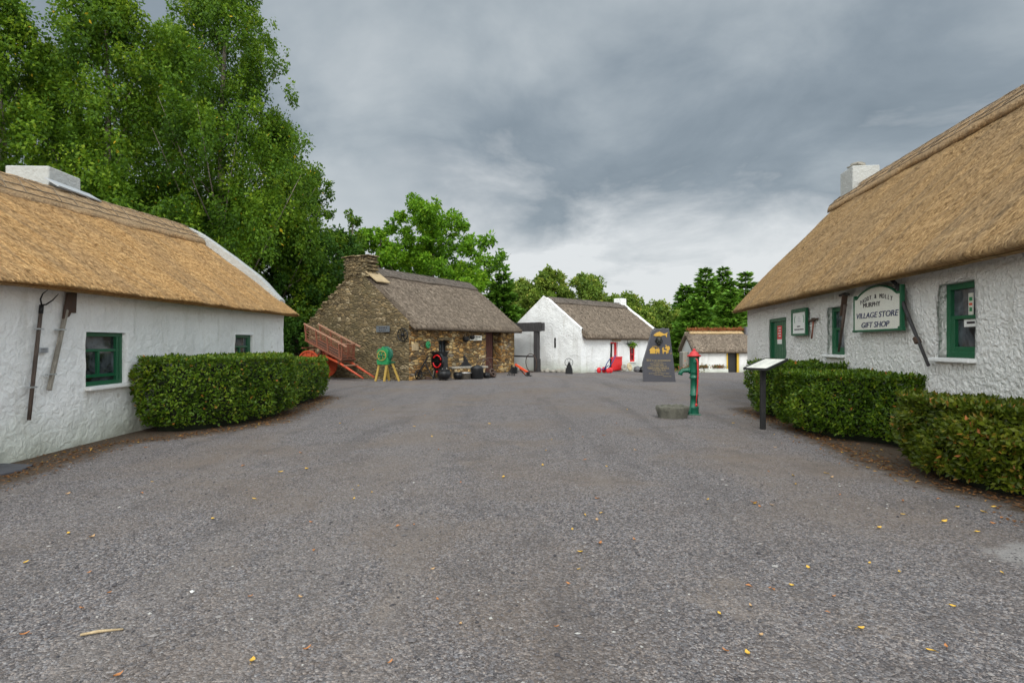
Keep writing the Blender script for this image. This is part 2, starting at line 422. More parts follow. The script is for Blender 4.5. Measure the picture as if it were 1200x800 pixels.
M['litter'] = m_leaf('dry_litter', [(0, (0.05, 0.026, 0.014)), (0.4, (0.16, 0.075, 0.03)), (0.75, (0.30, 0.14, 0.05)), (1, (0.46, 0.30, 0.07))], 0.15, 0.8, (0.3, 0.15, 0.04))
M['leaf_yellow'] = painted('yellow_leaf', (0.62, 0.38, 0.05), 0.6, 0.5, (0.4, 0.16, 0.04), sc=60)
M['leaf_orange'] = painted('orange_leaf', (0.42, 0.17, 0.05), 0.6, 0.5, (0.24, 0.09, 0.04), sc=60)
M['leaf_tan'] = painted('tan_leaf', (0.46, 0.29, 0.14), 0.7, 0.4, (0.3, 0.17, 0.08), sc=60)
M['flower'] = m_leaf('bedding_plants', [(0, (0.03, 0.06, 0.015)), (0.5, (0.10, 0.13, 0.04)), (0.8, (0.30, 0.10, 0.06)), (1, (0.45, 0.12, 0.06))], 0.2, 0.7)
SKY_UP, SKY_BACK, SUN_E = 1.2, 3.3, 1.5
# ------------------------------------------------------------------ cottages
def frange(a, b, step):
    n = max(1, int(round((b - a) / step)))
    return [a + (b - a) * i / n for i in range(n + 1)]
def cuts(marks, step):
    marks = sorted(set(round(q, 4) for q in marks)); out = []
    for a, b in zip(marks[:-1], marks[1:]): out += frange(a, b, step)[:-1]
    return out + [marks[-1]]

def make_walls(root, L, W, zt, apex, ops, mats, res=0.1, amp=0.02, raise_near=0.0, raise_far=0.0, seed=0.0, zb=-0.6):
    """front wall with recessed openings, both gables and the back: one mesh, local x along the front, y into the house"""
    mb = MB()
    def dsp(a, z):
        v = Vector((a * 1.1, z * 1.1, seed)); w = Vector((a * 5.5, z * 5.5, seed + 9))
        return amp * (0.9 * noise.noise(v) + 0.55 * noise.noise(w))
    # front
    xs = cuts([0, L] + [o[k] for o in ops for k in ('x0', 'x1')], res)
    zs = cuts([zb, zt] + [o[k] for o in ops for k in ('z0', 'z1')], res)
    vs = [(x, dsp(x, z), z) for x in xs for z in zs]
    nz = len(zs); fs = []
    for i in range(len(xs) - 1):
        for j in range(nz - 1):
            cx, cz = (xs[i] + xs[i + 1]) / 2, (zs[j] + zs[j + 1]) / 2
            if any(o['x0'] < cx < o['x1'] and o['z0'] < cz < o['z1'] for o in ops): continue
            fs.append((i * nz + j, (i + 1) * nz + j, (i + 1) * nz + j + 1, i * nz + j + 1))
    mb.add(vs, fs, 0, True)
    # reveals
    for o in ops:
        d = o['d']; ys = frange(0, d, 0.06)
        def strip(pts):
            n = len(ys); v2, f2 = [], []
            for (x, z) in pts:
                for k, y in enumerate(ys):
                    q = 1 - y / d
                    v2.append((x, y + dsp(x, z) * q, z))
            for i in range(len(pts) - 1):
                for k in range(n - 1):
                    f2.append((i * n + k, (i + 1) * n + k, (i + 1) * n + k + 1, i * n + k + 1))
            mb.add(v2, f2, 0, True)
        zz = [z for z in zs if o['z0'] - 1e-4 <= z <= o['z1'] + 1e-4]; xx = [x for x in xs if o['x0'] - 1e-4 <= x <= o['x1'] + 1e-4]
        strip([(o['x0'], z) for z in zz]); strip([(o['x1'], z) for z in zz])
        strip([(x, o['z1']) for x in xx]); strip([(x, o['z0']) for x in xx])
        if o.get('back', True):
            mb.add([(o['x0'] - .1, d + 0.03, o['z0'] - .1), (o['x1'] + .1, d + 0.03, o['z0'] - .1), (o['x1'] + .1, d + 0.03, o['z1'] + .1), (o['x0'] - .1, d + 0.03, o['z1'] + .1)], [(0, 1, 2, 3)], 2)
    # gables
    for x, rs in ((0.0, raise_near), (L, raise_far)):
        ys = frange(0, W, max(res, 0.12)); vv = frange(0, 1, max(res, 0.12) / (apex - zb)); nv = len(vv)
        vs = []
        for y in ys:
            top = zt + (apex - zt) * (1 - abs(2 * y / W - 1)) + rs
            for t in vv:
                z = zb + (top - zb) * t
                dx = dsp(y + 31 * (x > 0), z) * (1 if x == 0 else -1)
                if y in (ys[0],): dx *= 0.3
                vs.append((x + dx, y + (dsp(0, z) if y == ys[0] else 0), z))
        fs = [(i * nv + j, (i + 1) * nv + j, (i + 1) * nv + j + 1, i * nv + j + 1) for i in range(len(ys) - 1) for j in range(nv - 1)]
        mb.add(vs, fs, 1, True)
    mb.add([(0, W, zb), (L, W, zb), (L, W, zt), (0, W, zt)], [(0, 1, 2, 3)], 0)
    return mb.build('wall', mats, root, recalc=False)

def roof_profile(W, zb, Hr, ov, te, th=0.34, n=14, bulge=0.06):
    tan = (Hr - (zb + te)) / (W / 2 + ov)
    half = [(-ov + 0.10, zb), (-ov + 0.02, zb + 0.035), (-ov - 0.012, zb + te * 0.42), (-ov + 0.002, zb + te * 0.8)]
    for i in range(n):
        t = (i + 0.35) / n
        y = -ov + (W / 2 + ov) * t
        half.append((y, zb + te + (Hr - zb - te) * t + bulge * math.sin(math.pi * t) - (0.03 if i == n - 1 else 0)))
    outer = half + [(W / 2, Hr)] + [(W - y, z) for y, z in reversed(half)]
    inner = []
    for y, z in outer:
        yy = min(y, W - y)
        zi = min(z - 0.012, max(z - th, zb + max(0.0, yy + ov - 0.12) * tan * 0.86 + 0.004))
        inner.append((y, zi))
    return outer, inner

def sweep(name, stations, mats, root, tufts=None, seed=1):
    """stations: list of (x, outer, inner); closed band swept along x with end caps; optional straw tufts on the outside"""
    rng = np.random.default_rng(seed)
    k = len(stations[0][1]); ns = len(stations)
    V = np.zeros((ns, 2 * k, 3))
    for i, (x, o, n) in enumerate(stations):
        V[i, :k, 0] = x; V[i, :k, 1:] = o
        V[i, k:, 0] = x; V[i, k:, 1:] = np.array(n)[::-1]
    prof = V[0, :, 1:]; seg = np.linalg.norm(np.diff(np.vstack([prof, prof[:1]]), axis=0), axis=1)
    cum = np.concatenate([[0], np.cumsum(seg)])
    F, UV = [], []
    K2 = 2 * k
    for i in range(ns - 1):
        for j in range(K2):
            j2 = (j + 1) % K2
            F.append((i * K2 + j, (i + 1) * K2 + j, (i + 1) * K2 + j2, i * K2 + j2))
            a, b = stations[i][0], stations[i + 1][0]
            UV += [(a, cum[j]), (b, cum[j]), (b, cum[j + 1]), (a, cum[j + 1])]
    for base, x in ((0, stations[0][0]), ((ns - 1) * K2, stations[-1][0])):
        for j in range(k - 1):
            f = (base + j, base + j + 1, base + K2 - 2 - j, base + K2 - 1 - j)
            F.append(f if base == 0 else f[::-1])
            q = [(x + (0.0 if t < k else 0.3) , cum[min(j, k - 1)] + (0.05 if t in (j + 1, K2 - 2 - j) else 0)) for t in (j, j + 1, K2 - 2 - j, K2 - 1 - j)]
            UV += q if base == 0 else q[::-1]
    V = V.reshape(-1, 3); F = np.array(F); UV = np.array(UV)
    tint = np.full(len(F), 0.5)
    sm = np.ones(len(F), bool)
    if tufts:
        n, ln, wd, jlo, jhi = tufts
        grid = V.reshape(ns, K2, 3)
        wts = seg[jlo:jhi] / seg[jlo:jhi].sum()
        jj = rng.choice(np.arange(jlo, jhi), size=n, p=wts)
        ii = rng.integers(0, ns - 1, n); u = rng.random(n); v = rng.random(n)
        p = (grid[ii, jj] * ((1 - u) * (1 - v))[:, None] + grid[ii + 1, jj] * (u * (1 - v))[:, None] + grid[ii, jj + 1] * ((1 - u) * v)[:, None] + grid[ii + 1, jj + 1] * (u * v)[:, None])
        dn = grid[ii, jj] - grid[ii, jj + 1]; dn /= np.linalg.norm(dn, axis=1)[:, None]     # down the slope
        ax = np.tile(np.array([1.0, 0, 0]), (n, 1))
        nrm = np.cross(dn, ax); nrm *= np.sign(nrm[:, 2] + 1e-9)[:, None]
        d = dn + ax * rng.normal(0, 0.28, n)[:, None] + nrm * rng.uniform(0.03, 0.30, n)[:, None]
        d /= np.linalg.norm(d, axis=1)[:, None]
        s = np.cross(d, nrm); s /= np.linalg.norm(s, axis=1)[:, None]
        l = ln * rng.uniform(0.5, 1.3, n); w = wd * rng.uniform(0.6, 1.4, n)
        a = p - nrm * 0.004
        q = np.stack([a - s * w[:, None] / 2, a + s * w[:, None] / 2, a + d * l[:, None] + s * w[:, None] * 0.3, a + d * l[:, None] - s * w[:, None] * 0.3], 1).reshape(-1, 3)
        fq = np.arange(4 * n).reshape(n, 4) + len(V)
        uq = np.stack([p[:, 0] + rng.normal(0, .02, n), cum[jj] + seg[jj] * v], 1)
        V = np.vstack([V, q]); F = np.vstack([F, fq]); UV = np.vstack([UV, np.repeat(uq, 4, axis=0)])
        tint = np.concatenate([tint, rng.random(n)])
    o = np_mesh(name, V, F, mats, root, tint=tint, uv=UV, smooth=True)
    return o

def make_roof(root, W, x0, x1, zb, Hr, ov, te, mats, step=0.15, amp=0.025, shear=0.0, ends=(0.14, 0.14), tufts=None, seed=3, n=14, bulge=0.06, name='roof', fade=0.3, rfun=None):
    o, i_ = roof_profile(W, zb, Hr, ov, te, n=n, bulge=bulge)
    st = []
    xs = frange(x0, x1, step)
    for e in (0.03, 0.08, 0.15): xs += [x0 + e, x1 - e]
    for x in sorted(set(xs)):
        e0 = max(0.0, 1 - (x - x0) / fade) ** 2 * ends[0]; e1 = max(0.0, 1 - (x1 - x) / fade) ** 2 * ends[1]
        drop = e0 + e1
        oo, nn = [], []
        for k, ((y, z), (yi, zi)) in enumerate(zip(o, i_)):
            d = amp * (noise.noise(Vector((x * 0.9, y * 0.9, seed))) * 1.2 + noise.noise(Vector((x * 4, y * 4, seed + 5))) * 0.6)
            sg = -1 if y < W / 2 else 1
            zd = shear * x
            if rfun: zd += rfun(x) * max(0.0, (z - zb - te) / (Hr - zb - te))
            m = min(1, (z - zi) / 0.3)
            oo.append((y + sg * d * 0.7 - sg * drop * 0.5 * m * (1 if abs(y - W / 2) > .1 else 0), z + d * 0.7 - drop * m + zd))
            nn.append((yi, zi + zd + (drop * 0.15 * m)))
        st.append((x, oo, nn))
    if tufts: tufts = (tufts[0], tufts[1], tufts[2], 3, len(o) // 2)
    return sweep(name, st, mats, root, tufts, seed), o

def make_ridge(root, W, x0, x1, Hr, tan, r0, mat, rodmat, shear=0.0, lift=0.05, th=0.09, wave=0.03, seed=5, rods=True, tufts=None, rfun=None):
    st = []; sh_ = shear
    rf = rfun or (lambda x: 0.0)
    for x in frange(x0, x1, 0.12):
        r = r0 + wave * noise.noise(Vector((x * 0.8, seed, 0))) * 2 + wave * 0.4 * noise.noise(Vector((x * 5, seed, 3)))
        e = min(1, min(x - x0, x1 - x) / 0.15 + 0.35)
        pts, inn = [], []
        for k in range(-7, 8):
            q = abs(k) / 7
            y = W / 2 + r * k / 7
            zz = Hr - tan * abs(y - W / 2) + 0.065 * math.sin(math.pi * min(1, q * 0.55)) + shear * x + rf(x)
            l = lift * e + th * e * (1 - 0.2 * q)
            d = 0.018 * noise.noise(Vector((x * 3, k, seed)))
            pts.append((y, zz + l + d - (0.03 if k == 0 else 0))); inn.append((y, zz - 0.03))
        st.append((x, pts, inn))
    o = sweep('ridge_cap', st, mat, root, tufts and (tufts[0], tufts[1], tufts[2], 1, 7), seed)
    if rods:
        mb = MB(); rr = random.Random(seed)
        for side in (-1, 1):
            for q in (0.28, 0.62, 0.88):
                pts = []
                for x in frange(x0 + .05, x1 - .05, 0.35):
                    y = W / 2 + side * (r0 * q + rr.uniform(-.02, .02))
                    pts.append((x, y, Hr - tan * abs(y - W / 2) + 0.055 + shear * x + rf(x) + lift + th + rr.uniform(-.006, .006)))
                mb.tube(pts, 0.010, 5, 0)
            x = x0 + .1
            while x < x1 - .5 and side == -1:
                ya, yb = W / 2 + side * r0 * .28, W / 2 + side * r0 * .88
                if rr.random() < .5: ya, yb = yb, ya
                f = lambda y: Hr - tan * abs(y - W / 2) + 0.065 + shear * x + rf(x) + lift + th
                mb.tube([(x, ya, f(ya)), (x + .4, yb, f(yb))], 0.008, 5, 0)
                x += 0.45
        mb.build('ridge_rods', rodmat, root)
    return o

def make_window(root, x0, x1, z0, z1, d, mat, bars, sill=None, fw=0.06, label=None, name='window', glassmat=None):
    mb = MB(); y = d - 0.012
    w, h = x1 - x0, z1 - z0
    mb.box((x0 + fw / 2, y, (z0 + z1) / 2), (fw, 0.07, h)); mb.box((x1 - fw / 2, y, (z0 + z1) / 2), (fw, 0.07, h))
    mb.box(((x0 + x1) / 2, y, z0 + fw / 2), (w - 2 * fw, 0.066, fw)); mb.box(((x0 + x1) / 2, y, z1 - fw / 2), (w - 2 * fw, 0.066, fw))
    for b in bars:
        if b[0] == 'h': mb.box(((x0 + x1) / 2, y + .004 + b[3], z0 + h * b[1]), (w - 2 * fw, 0.05, b[2]))
        else: mb.box((x0 + w * b[1], y + .002 + b[3], z0 + h * (b[4] + b[5]) / 2), (b[2], 0.056, h * (b[5] - b[4])))
    o = mb.build(name, mat, root, bevel=0.006)
    if label: o['label'] = label
    g = MB(); g.box(((x0 + x1) / 2, d + 0.014, (z0 + z1) / 2), (w - 0.02, 0.01, h - 0.02)); g.build('pane', glassmat or M['glass'], o)
    if sill:
        s = MB(); s.box(((x0 + x1) / 2 + sill[0], d / 2 - 0.045, z0 - 0.03), (w + sill[1], d + 0.11, 0.055)); s.build('sill', sill[2], o, bevel=0.012)
    return o

def wall_frame(ox, oy, dx, dy): return (ox, oy, 0.0), math.atan2(dy, dx)

# ---- the long white cottage on the left
L1, W1 = 15.81, 6.1
loc, rz = wall_frame(-6.462, 2, -.0435, .999)
left_cottage = thing('thatched_cottage', 'long white cottage under golden thatch at the left edge, with two small green windows', 'cottage', loc, rz)
ops = [dict(x0=7.04, x1=8.06, z0=0.90, z1=1.78, d=0.13), dict(x0=12.43, x1=13.5, z0=0.90, z1=1.82, d=0.13)]
make_walls(left_cottage, L1, W1, 2.58, 4.95, ops, [M['wash_left'], M['wash_left'], M['dark']], 0.075, 0.030, seed=1.0)
HR1, ZB1 = 5.12, 2.30
rf1 = lambda x: -0.36 + 0.055 * max(0.0, x - 8.5) - .009 * x
make_roof(left_cottage, W1, -0.3, L1 + 0.30, ZB1, HR1, 0.38, 0.11, M['thatch_gold'], 0.15, 0.03, 0.009, (0.1, 0.12), (52000, 0.075, 0.019), 3, rfun=rf1)
tan1 = (HR1 - ZB1 - .11) / (W1 / 2 + .38)
make_ridge(left_cottage, W1, -0.2, L1 - 0.1, HR1, tan1, 0.78, M['ridge_gold'], M['straw_rod'], 0.009, 0.03, 0.13, 0.055, 5, tufts=(5000, .09, .014), rfun=rf1)
# white coping band over the far verge
mb = MB(); pts_o = []
for k in range(25):
    t = k / 24
    y = 0.06 + (W1 - 0.12) * t
    a = abs(y - W1 / 2); z = HR1 - tan1 * a + 0.06 * math.sin(math.pi * (1 - a / (W1 / 2 + .4))) + 0.15
    z += rf1(L1) * max(0, 1 - a / (W1 / 2)) + .009 * L1
    if a < 0.6: z -= (0.6 - a) ** 2 * 0.5
    z -= 0.20 * smooth01(W1 / 2 - .75, W1 / 2 - .05, a)
    pts_o.append((y, z + 0.02 * noise.noise(Vector((y * 3, 1, 4)))))
for (y0, z0), (y1, z1) in zip(pts_o[:-1], pts_o[1:]):
    mb.add([(xa, y, z + dz + .07) for (y, z) in ((y0, z0), (y1, z1)) for xa, dz in ((L1 - 0.14, 0), (L1 + 0.02, .025), (L1 + 0.315, 0), (L1 + 0.315, -0.42), (L1 - 0.14, -0.42))],
           [(0, 5, 6, 1), (1, 6, 7, 2), (2, 7, 8, 3), (4, 9, 5, 0)], 0, False)
for (y, z) in (pts_o[0], pts_o[-1]): mb.add([(xa, y, z + dz + .07) for xa, dz in ((L1 - 0.14, 0), (L1 + 0.02, .025), (L1 + 0.315, 0), (L1 + 0.315, -0.42), (L1 - 0.14, -0.42))], [(0, 1, 2, 3, 4)])
cop = mb.build('coping', M['wash_grey'], left_cottage)
# low chimney with a lead apron
mb = MB(); mb.box((11.0, W1 / 2 + 0.56, 4.73), (0.98, 0.92, 1.45))
ch = mb.build('chimney', M['wash_grey'], left_cottage, bevel=0.03)
mb = MB()
sl = math.atan(tan1)
mb.box((11.0, W1 / 2 - 0.10, 4.90 - 0.10 * .69 + .22), (1.36, 0.34, 0.03), rot=(math.atan(.6), 0, 0))
mb.build('flashing', M['lead'], ch)
bars1 = [('h', 0.66, 0.045, 0.0), ('h', 0.185, 0.05, 0.0), ('v', 0.42, 0.045, 0.0, 0.2, 0.66), ('v', 0.885, 0.06, -0.004, 0.05, 0.95)]
make_window(left_cottage, 7.04, 8.06, 0.90, 1.78, 0.12, M['green'], bars1, (0.03, 0.10, M['wash_plain']), 0.07)
make_window(left_cottage, 12.43, 13.5, 0.90, 1.82, 0.12, M['green'], bars1, (0.03, 0.10, M['wash_plain']), 0.08)

# ---- the gift shop cottage on the right
L2, W2 = 17.0, 6.2
loc, rz = wall_frame(7.45, 18.0, -.141, -.99)
shop = thing('thatched_shop', 'white roughcast shop cottage with tan thatch and a hanging shop sign at the right edge', 'cottage', loc, rz)
ops = [dict(x0=2.28, x1=3.62, z0=0.0, z1=2.26, d=0.16), dict(x0=6.21, x1=7.02, z0=1.37, z1=2.33, d=0.15), dict(x0=10.05, x1=10.83, z0=1.40, z1=2.42, d=0.17)]
make_walls(shop, L2, W2, 2.9, 5.9, ops, [M['wash_right'], M['wash_right'], M['dark']], 0.075, 0.032, seed=4.0)
HR2, ZB2 = 6.28, 2.58
make_roof(shop, W2, -0.48, L2 + 0.4, ZB2, HR2, 0.38, 0.15, M['thatch_tan'], 0.15, 0.03, 0.0, (0.22, 0.1), (58000, 0.075, 0.019), 11, fade=0.5)
tan2 = (HR2 - ZB2 - .15) / (W2 / 2 + .38)
make_ridge(shop, W2, -0.42, L2 + 0.2, HR2, tan2, 0.62, M['ridge_gold'], M['straw_rod'], 0.0, 0.03, 0.12, 0.045, 15, tufts=(5000, .09, .014))
mb = MB(); mb.box((0.45, W2 / 2, 6.25), (0.85, 0.75, 1.15))
ch = mb.build('chimney', M['wash_grey'], shop, bevel=0.03)
mb = MB(); mb.blob((0.42, W2 / 2 - .05, 6.92), (0.30, 0.24, 0.09), 0, None, 0.5, 3); mb.blob((0.30, W2 / 2 + .1, 6.87), (0.22, 0.2, 0.06), 0, None, 0.5, 8)
mb.build('chimney_stones', M['boulder'], ch)
bars2 = [('h', 0.54, 0.05, -0.004), ('h', 0.10, 0.10, 0.0), ('v', 0.16, 0.09, -0.002, 0.08, 0.52), ('v', 0.80, 0.035, 0.0, 0.55, 0.96)]
make_window(shop, 6.21, 7.02, 1.37, 2.33, 0.13, M['green'], bars2, (-0.02, 0.10, M['wash_plain']), 0.085)
w = make_window(shop, 10.05, 10.83, 1.40, 2.42, 0.15, M['green'], bars2, (-0.02, 0.10, M['wash_plain']), 0.085)
mb = MB(); mb.box((10.50, 0.152, 2.12), (0.10, 0.006, 0.30)); mb.box((10.50, 0.1475, 2.19), (0.06, 0.004, 0.05), 1); mb.box((10.50, 0.1475, 2.05), (0.05, 0.004, 0.05), 1); mb.box((10.50, 0.1475, 2.12), (0.06, 0.004, 0.03), 2)
mb.build('window_sticker', [M['cream'], M['green_bright'], M['orange']], w)
mb = MB(); mb.box((10.56, 0.152, 1.87), (0.40, 0.006, 0.10)); mb.box((10.50, 0.1475, 1.875), (0.16, 0.004, 0.03), 1)
mb.build('window_notice', [M['white'], M['letter_dark']], w)
# green plank door with a red notice
mb = MB()
for k in range(7):
    mb.box((2.28 + 0.115 + 0.185 * k, 0.085, 1.11), (0.178, 0.035, 2.2))
mb.box((2.31, 0.06, 1.12), (0.07, 0.10, 2.25)); mb.box((3.59, 0.06, 1.12), (0.07, 0.10, 2.25)); mb.box((2.95, 0.06, 2.215), (1.2, 0.096, 0.08))
door = mb.build('door', M['green'], shop, bevel=0.006)
mb = MB(); mb.box((3.44, 0.045, 1.08), (0.06, 0.03, 0.2)); mb.tube([(3.44, 0.03, 1.16), (3.44, -.02, 1.14), (3.44, -.02, 1.02), (3.44, 0.03, 1.0)], 0.012, 6)
mb.build('handle', M['black'], door)
mb = MB(); mb.box((2.93, 0.063, 1.88), (0.36, 0.006, 0.36), 0); mb.box((2.93, 0.059, 1.68), (0.34, 0.004, 0.045), 1)
mb.box((2.93, 0.063, 1.64), (0.36, 0.0065, 0.12), 1)
for k in range(4): mb.box((2.93 + 0.02 * (k % 2), 0.0585, 2.0 - 0.07 * k), (0.22 - .04 * (k % 2), 0.003, 0.028), 1)
mb.build('notice', [M['red'], M['white']], door)

# ---- the stone forge
L3, W3 = 9.0, 6.25
loc, rz = wall_frame(-4.4, 24.3, .503, .864)
forge = thing('stone_forge', 'rubble stone forge with grey thatch, stone gable and a dark open doorway', 'building', loc, rz)
ops = [dict(x0=2.06, x1=2.78, z0=1.0, z1=1.72, d=0.30), dict(x0=6.02, x1=7.55, z0=-0.05, z1=2.22, d=0.50)]
make_walls(forge, L3, W3, 2.50, 5.0, ops, [M['stone_front'], M['stone_gable'], M['dark']], 0.16, 0.045, raise_near=0.05, seed=7.0)
HR3, ZB3 = 5.12, 2.17
make_roof(forge, W3, 0.02, L3 + 0.25, ZB3, HR3, 0.36, 0.24, M['thatch_grey'], 0.2, 0.03, 0.0, (0.1, 0.14), (16000, 0.14, 0.03), 21)
tan3 = (HR3 - ZB3 - .24) / (W3 / 2 + .36)
make_ridge(forge, W3, 0.62, L3 + 0.1, HR3, tan3, 0.62, M['ridge_grey'], M['rod_dark'], 0.0, 0.02, 0.07, 0.03, 25)
# rough stones along the open verge, and the corner stones under the eave
rr = random.Random(3); mb = MB()
t = 0.0
while t < 1.0:
    for side in (0, 1):
        y = (W3 / 2) * t; 
        zz = 2.47 + (4.98 - 2.47) * t
        yy = y if side == 0 else W3 - y
        if side == 1 or t > .93:
            s = (rr.uniform(.3, .5), rr.uniform(.2, .42), rr.uniform(.07, .13))
            mb.box((0.16 + rr.uniform(-.03, .03), yy, zz + rr.uniform(-.0, .09)), s, 0, (rr.uniform(-.08, .08), rr.uniform(-.05, .05), rr.uniform(-.2, .2)))
    t += 0.055
mb.build('verge_stones', M['stone_gable'], forge, bevel=0.02)
mb = MB()
for lv in range(11):
    z = 4.62 + lv * 0.083
    for k in range(5):
        ox = (lv % 2) * 0.13 - .07; hw = .62 + .10 * (1 - lv / 10)
        yk = max(-hw, min(hw, -.58 + k * 0.29 + ox + rr.uniform(-.04, .04)))
        mb.box((0.31 + rr.uniform(-.035, .035), W3 / 2 + yk, z + rr.uniform(-.015, .015)), (0.66 + rr.uniform(-.05, .05), rr.uniform(.24, .36), rr.uniform(.075, .11)), 0, (rr.uniform(-.05, .05), 0, rr.uniform(-.08, .08)))
for k in range(4): mb.box((0.30, W3 / 2 - .62 + k * .42, 5.545), (0.78, 0.40, 0.06), 0, (rr.uniform(-.05, .05), rr.uniform(-.04, .04), rr.uniform(-.1, .1)))
ch = mb.build('chimney', M['stone_gable'], forge, bevel=0.015)
mb = MB(); s3 = math.atan(tan3)
mb.box((0.42, W3 / 2 - 0.95, 5.12 - .95 * tan3 + .20), (0.85, 0.85, 0.05), rot=(s3 * .93, 0, 0)); mb.build('flashing', M['wood_pale'], ch)
# window with iron bars
w = make_window(forge, 2.06, 2.78, 1.0, 1.72, 0.2, M['black_flat'], [('h', 0.5, 0.04, 0), ('v', 0.35, 0.035, 0, 0.05, 0.95), ('v', 0.66, 0.035, 0, 0.05, 0.95)], None, 0.05)
mb = MB(); mb.box((2.42, -0.03, 1.80), (1.0, 0.22, 0.13)); mb.build('lintel', M['stone_gable'], w, bevel=0.02)
mb = MB()
for k in range(4): mb.box((6.62 + 0.19 * k, 0.40, 1.06), (0.185, 0.05, 2.2))
door = mb.build('door', M['door_brown'], forge, bevel=0.005)
mb = MB(); mb.box((6.62, .36, 1.1), (.05, .05, .14)); mb.build('handle', M['black'], door)
mb = MB(); mb.box((0.36, -0.02, 1.42), (0.42, 0.08, 0.30)); mb.build('pale_block', M['wood_pale'], forge, bevel=0.02)

# ---- white cottage with the red half door
L4, W4 = 8.0, 5.3
loc, rz = wall_frame(3.7, 30.5, .697, .717)
cot = thing('whitewashed_cottage', 'lumpy whitewashed cottage with grey thatch, red half door and white gable', 'cottage', loc, rz)
ops = [dict(x0=2.72, x1=3.50, z0=-0.1, z1=1.66, d=0.3), dict(x0=4.76, x1=5.34, z0=0.49, z1=1.37, d=0.10)]
make_walls(cot, L4, W4, 2.12, 4.05, ops, [M['wash_far'], M['wash_far'], M['dark']], 0.14, 0.05, raise_near=0.27, seed=12.0)
HR4, ZB4 = 4.22, 1.80
make_roof(cot, W4, 0.12, L4 + 0.05, ZB4, HR4, 0.32, 0.24, M['thatch_grey'], 0.2, 0.025, 0.0, (0.03, 0.05), (9000, 0.14, 0.035), 31)
tan4 = (HR4 - ZB4 - .24) / (W4 / 2 + .32)
make_ridge(cot, W4, 0.30, L4 - 0.1, HR4, tan4, 0.55, M['ridge_grey'], M['rod_dark'], 0.0, 0.02, 0.06, 0.03, 35)
def skew(root, W, HR, tan, xa, xb, top, mat, y_in=0.0, nm='coping'):
    mb = MB(); ys = frange(y_in, W - y_in, 0.2); q = []
    for y in ys:
        a = abs(y - W / 2); z = HR - tan * a + top
        if a < 0.4: z -= (0.4 - a) ** 2 * 0.8
        q.append((y, z + 0.025 * noise.noise(Vector((y * 2.4, xa, 1)))))
    for (y0, z0), (y1, z1) in zip(q[:-1], q[1:]):
        mb.add([(x, y, z + dz) for (y, z) in ((y0, z0), (y1, z1)) for x, dz in ((xa, -0.03), ((xa + xb) / 2, .02), (xb, -0.03), (xb, -0.45), (xa, -0.45))],
               [(0, 5, 6, 1), (1, 6, 7, 2), (2, 7, 8, 3), (4, 9, 5, 0)], 0, True)
    return mb.build(nm, mat, root)
skew(cot, W4, HR4, tan4, 0.045, 0.24, 0.115, M['wash_far'], 0.0)
skew(cot, W4, HR4, tan4, L4 - 0.2, L4 + 0.10, 0.13, M['wash_far'], 0.2)
mb = MB(); mb.box((L4 - .25, W4 / 2, 4.20), (0.6, 0.6, 0.72)); mb.build('chimney', M['wash_far'], cot, bevel=0.03)
mb = MB(); mb.box((1.84 * 0 - 0.0, 1.8, 1.62), (0.05, 0.10, 0.55)); mb.build('slit', M['dark'], cot)
mb = MB()
mb.box((2.76, 0.16, 0.80), (0.08, 0.12, 1.75)); mb.box((3.45, 0.16, 0.80), (0.10, 0.12, 1.75)); mb.box((3.1, 0.16, 1.62), (0.60, 0.116, 0.08)); mb.box((3.30, 0.20, 1.1), (0.18, 0.04, 0.9), 1)
fr = mb.build('door_frame', [M['red'], M['white']], cot, bevel=0.005)
mb = MB()
for k in range(5): mb.box((2.86 + 0.205 * k, -0.085, 0.42), (0.2, 0.05, 0.78))
mb.box((3.27, -0.125, 0.79), (1.02, 0.03, 0.07)); mb.box((3.27, -0.125, 0.12), (1.02, 0.03, 0.07))
mb.build('half_door', M['red'], cot, bevel=0.006)
make_window(cot, 4.76, 5.34, 0.49, 1.37, 0.09, M['red'], [('h', 0.5, 0.05, 0), ('v', 0.42, 0.03, 0, 0.06, 0.94)], (0, 0.12, M['wash_plain']), 0.09)
mb = MB(); mb.box((3.28, -0.07, 1.78), (0.80, 0.05, 0.14)); mb.build('door_board', M['wood_pale'], cot, bevel=0.008)
mb = MB(); mb.tube([(4.3, 0.05, 1.80), (4.3, -.12, 1.80), (4.3, -.12, 1.62)], 0.02, 6); mb.box((4.3, -.12, 1.57), (.07, .07, .1)); mb.build('wall_bracket', M['black'], cot)

# ---- small cottage at the far right with the yellow doorway
L5, W5 = 7.0, 4.3
zf = gz(13.6, 42)
a5 = R(-4)
far = thing('small_cottage', 'small white cottage with a yellow door frame and rusty heather along its thatch ridge', 'cottage', (13.5, 42.0, zf), a5)
ops = [dict(x0=2.28, x1=3.15, z0=-0.1, z1=1.50, d=0.3), dict(x0=3.78 + .35, x1=4.55, z0=0.55, z1=1.1, d=0.1)]
make_walls(far, L5, W5, 1.65, 2.7, ops, [M['wash_plain'], M['wash_plain'], M['dark']], 0.2, 0.03, seed=17.0)
HR5, ZB5 = 3.02, 1.42
make_roof(far, W5, -0.22, L5 + 0.2, ZB5, HR5, 0.3, 0.26, M['thatch_grey'], 0.25, 0.04, 0.0, (0.02, 0.05), (5000, 0.18, 0.05), 41)
tan5 = (HR5 - ZB5 - .26) / (W5 / 2 + .3)
o = make_ridge(far, W5, 0.05, L5 - 2.9, HR5, tan5, 0.42, M['strip_straw'], M['straw_rod'], 0.0, 0.05, 0.05, 0.01, 45, rods=False)
mb = MB(); mb.box((2.33, 0.05, 0.72), (0.10, 0.14, 1.56)); mb.box((3.10, 0.05, 0.72), (0.14, 0.14, 1.56)); mb.box((2.71, 0.05, 1.46), (0.63, 0.136, 0.07))
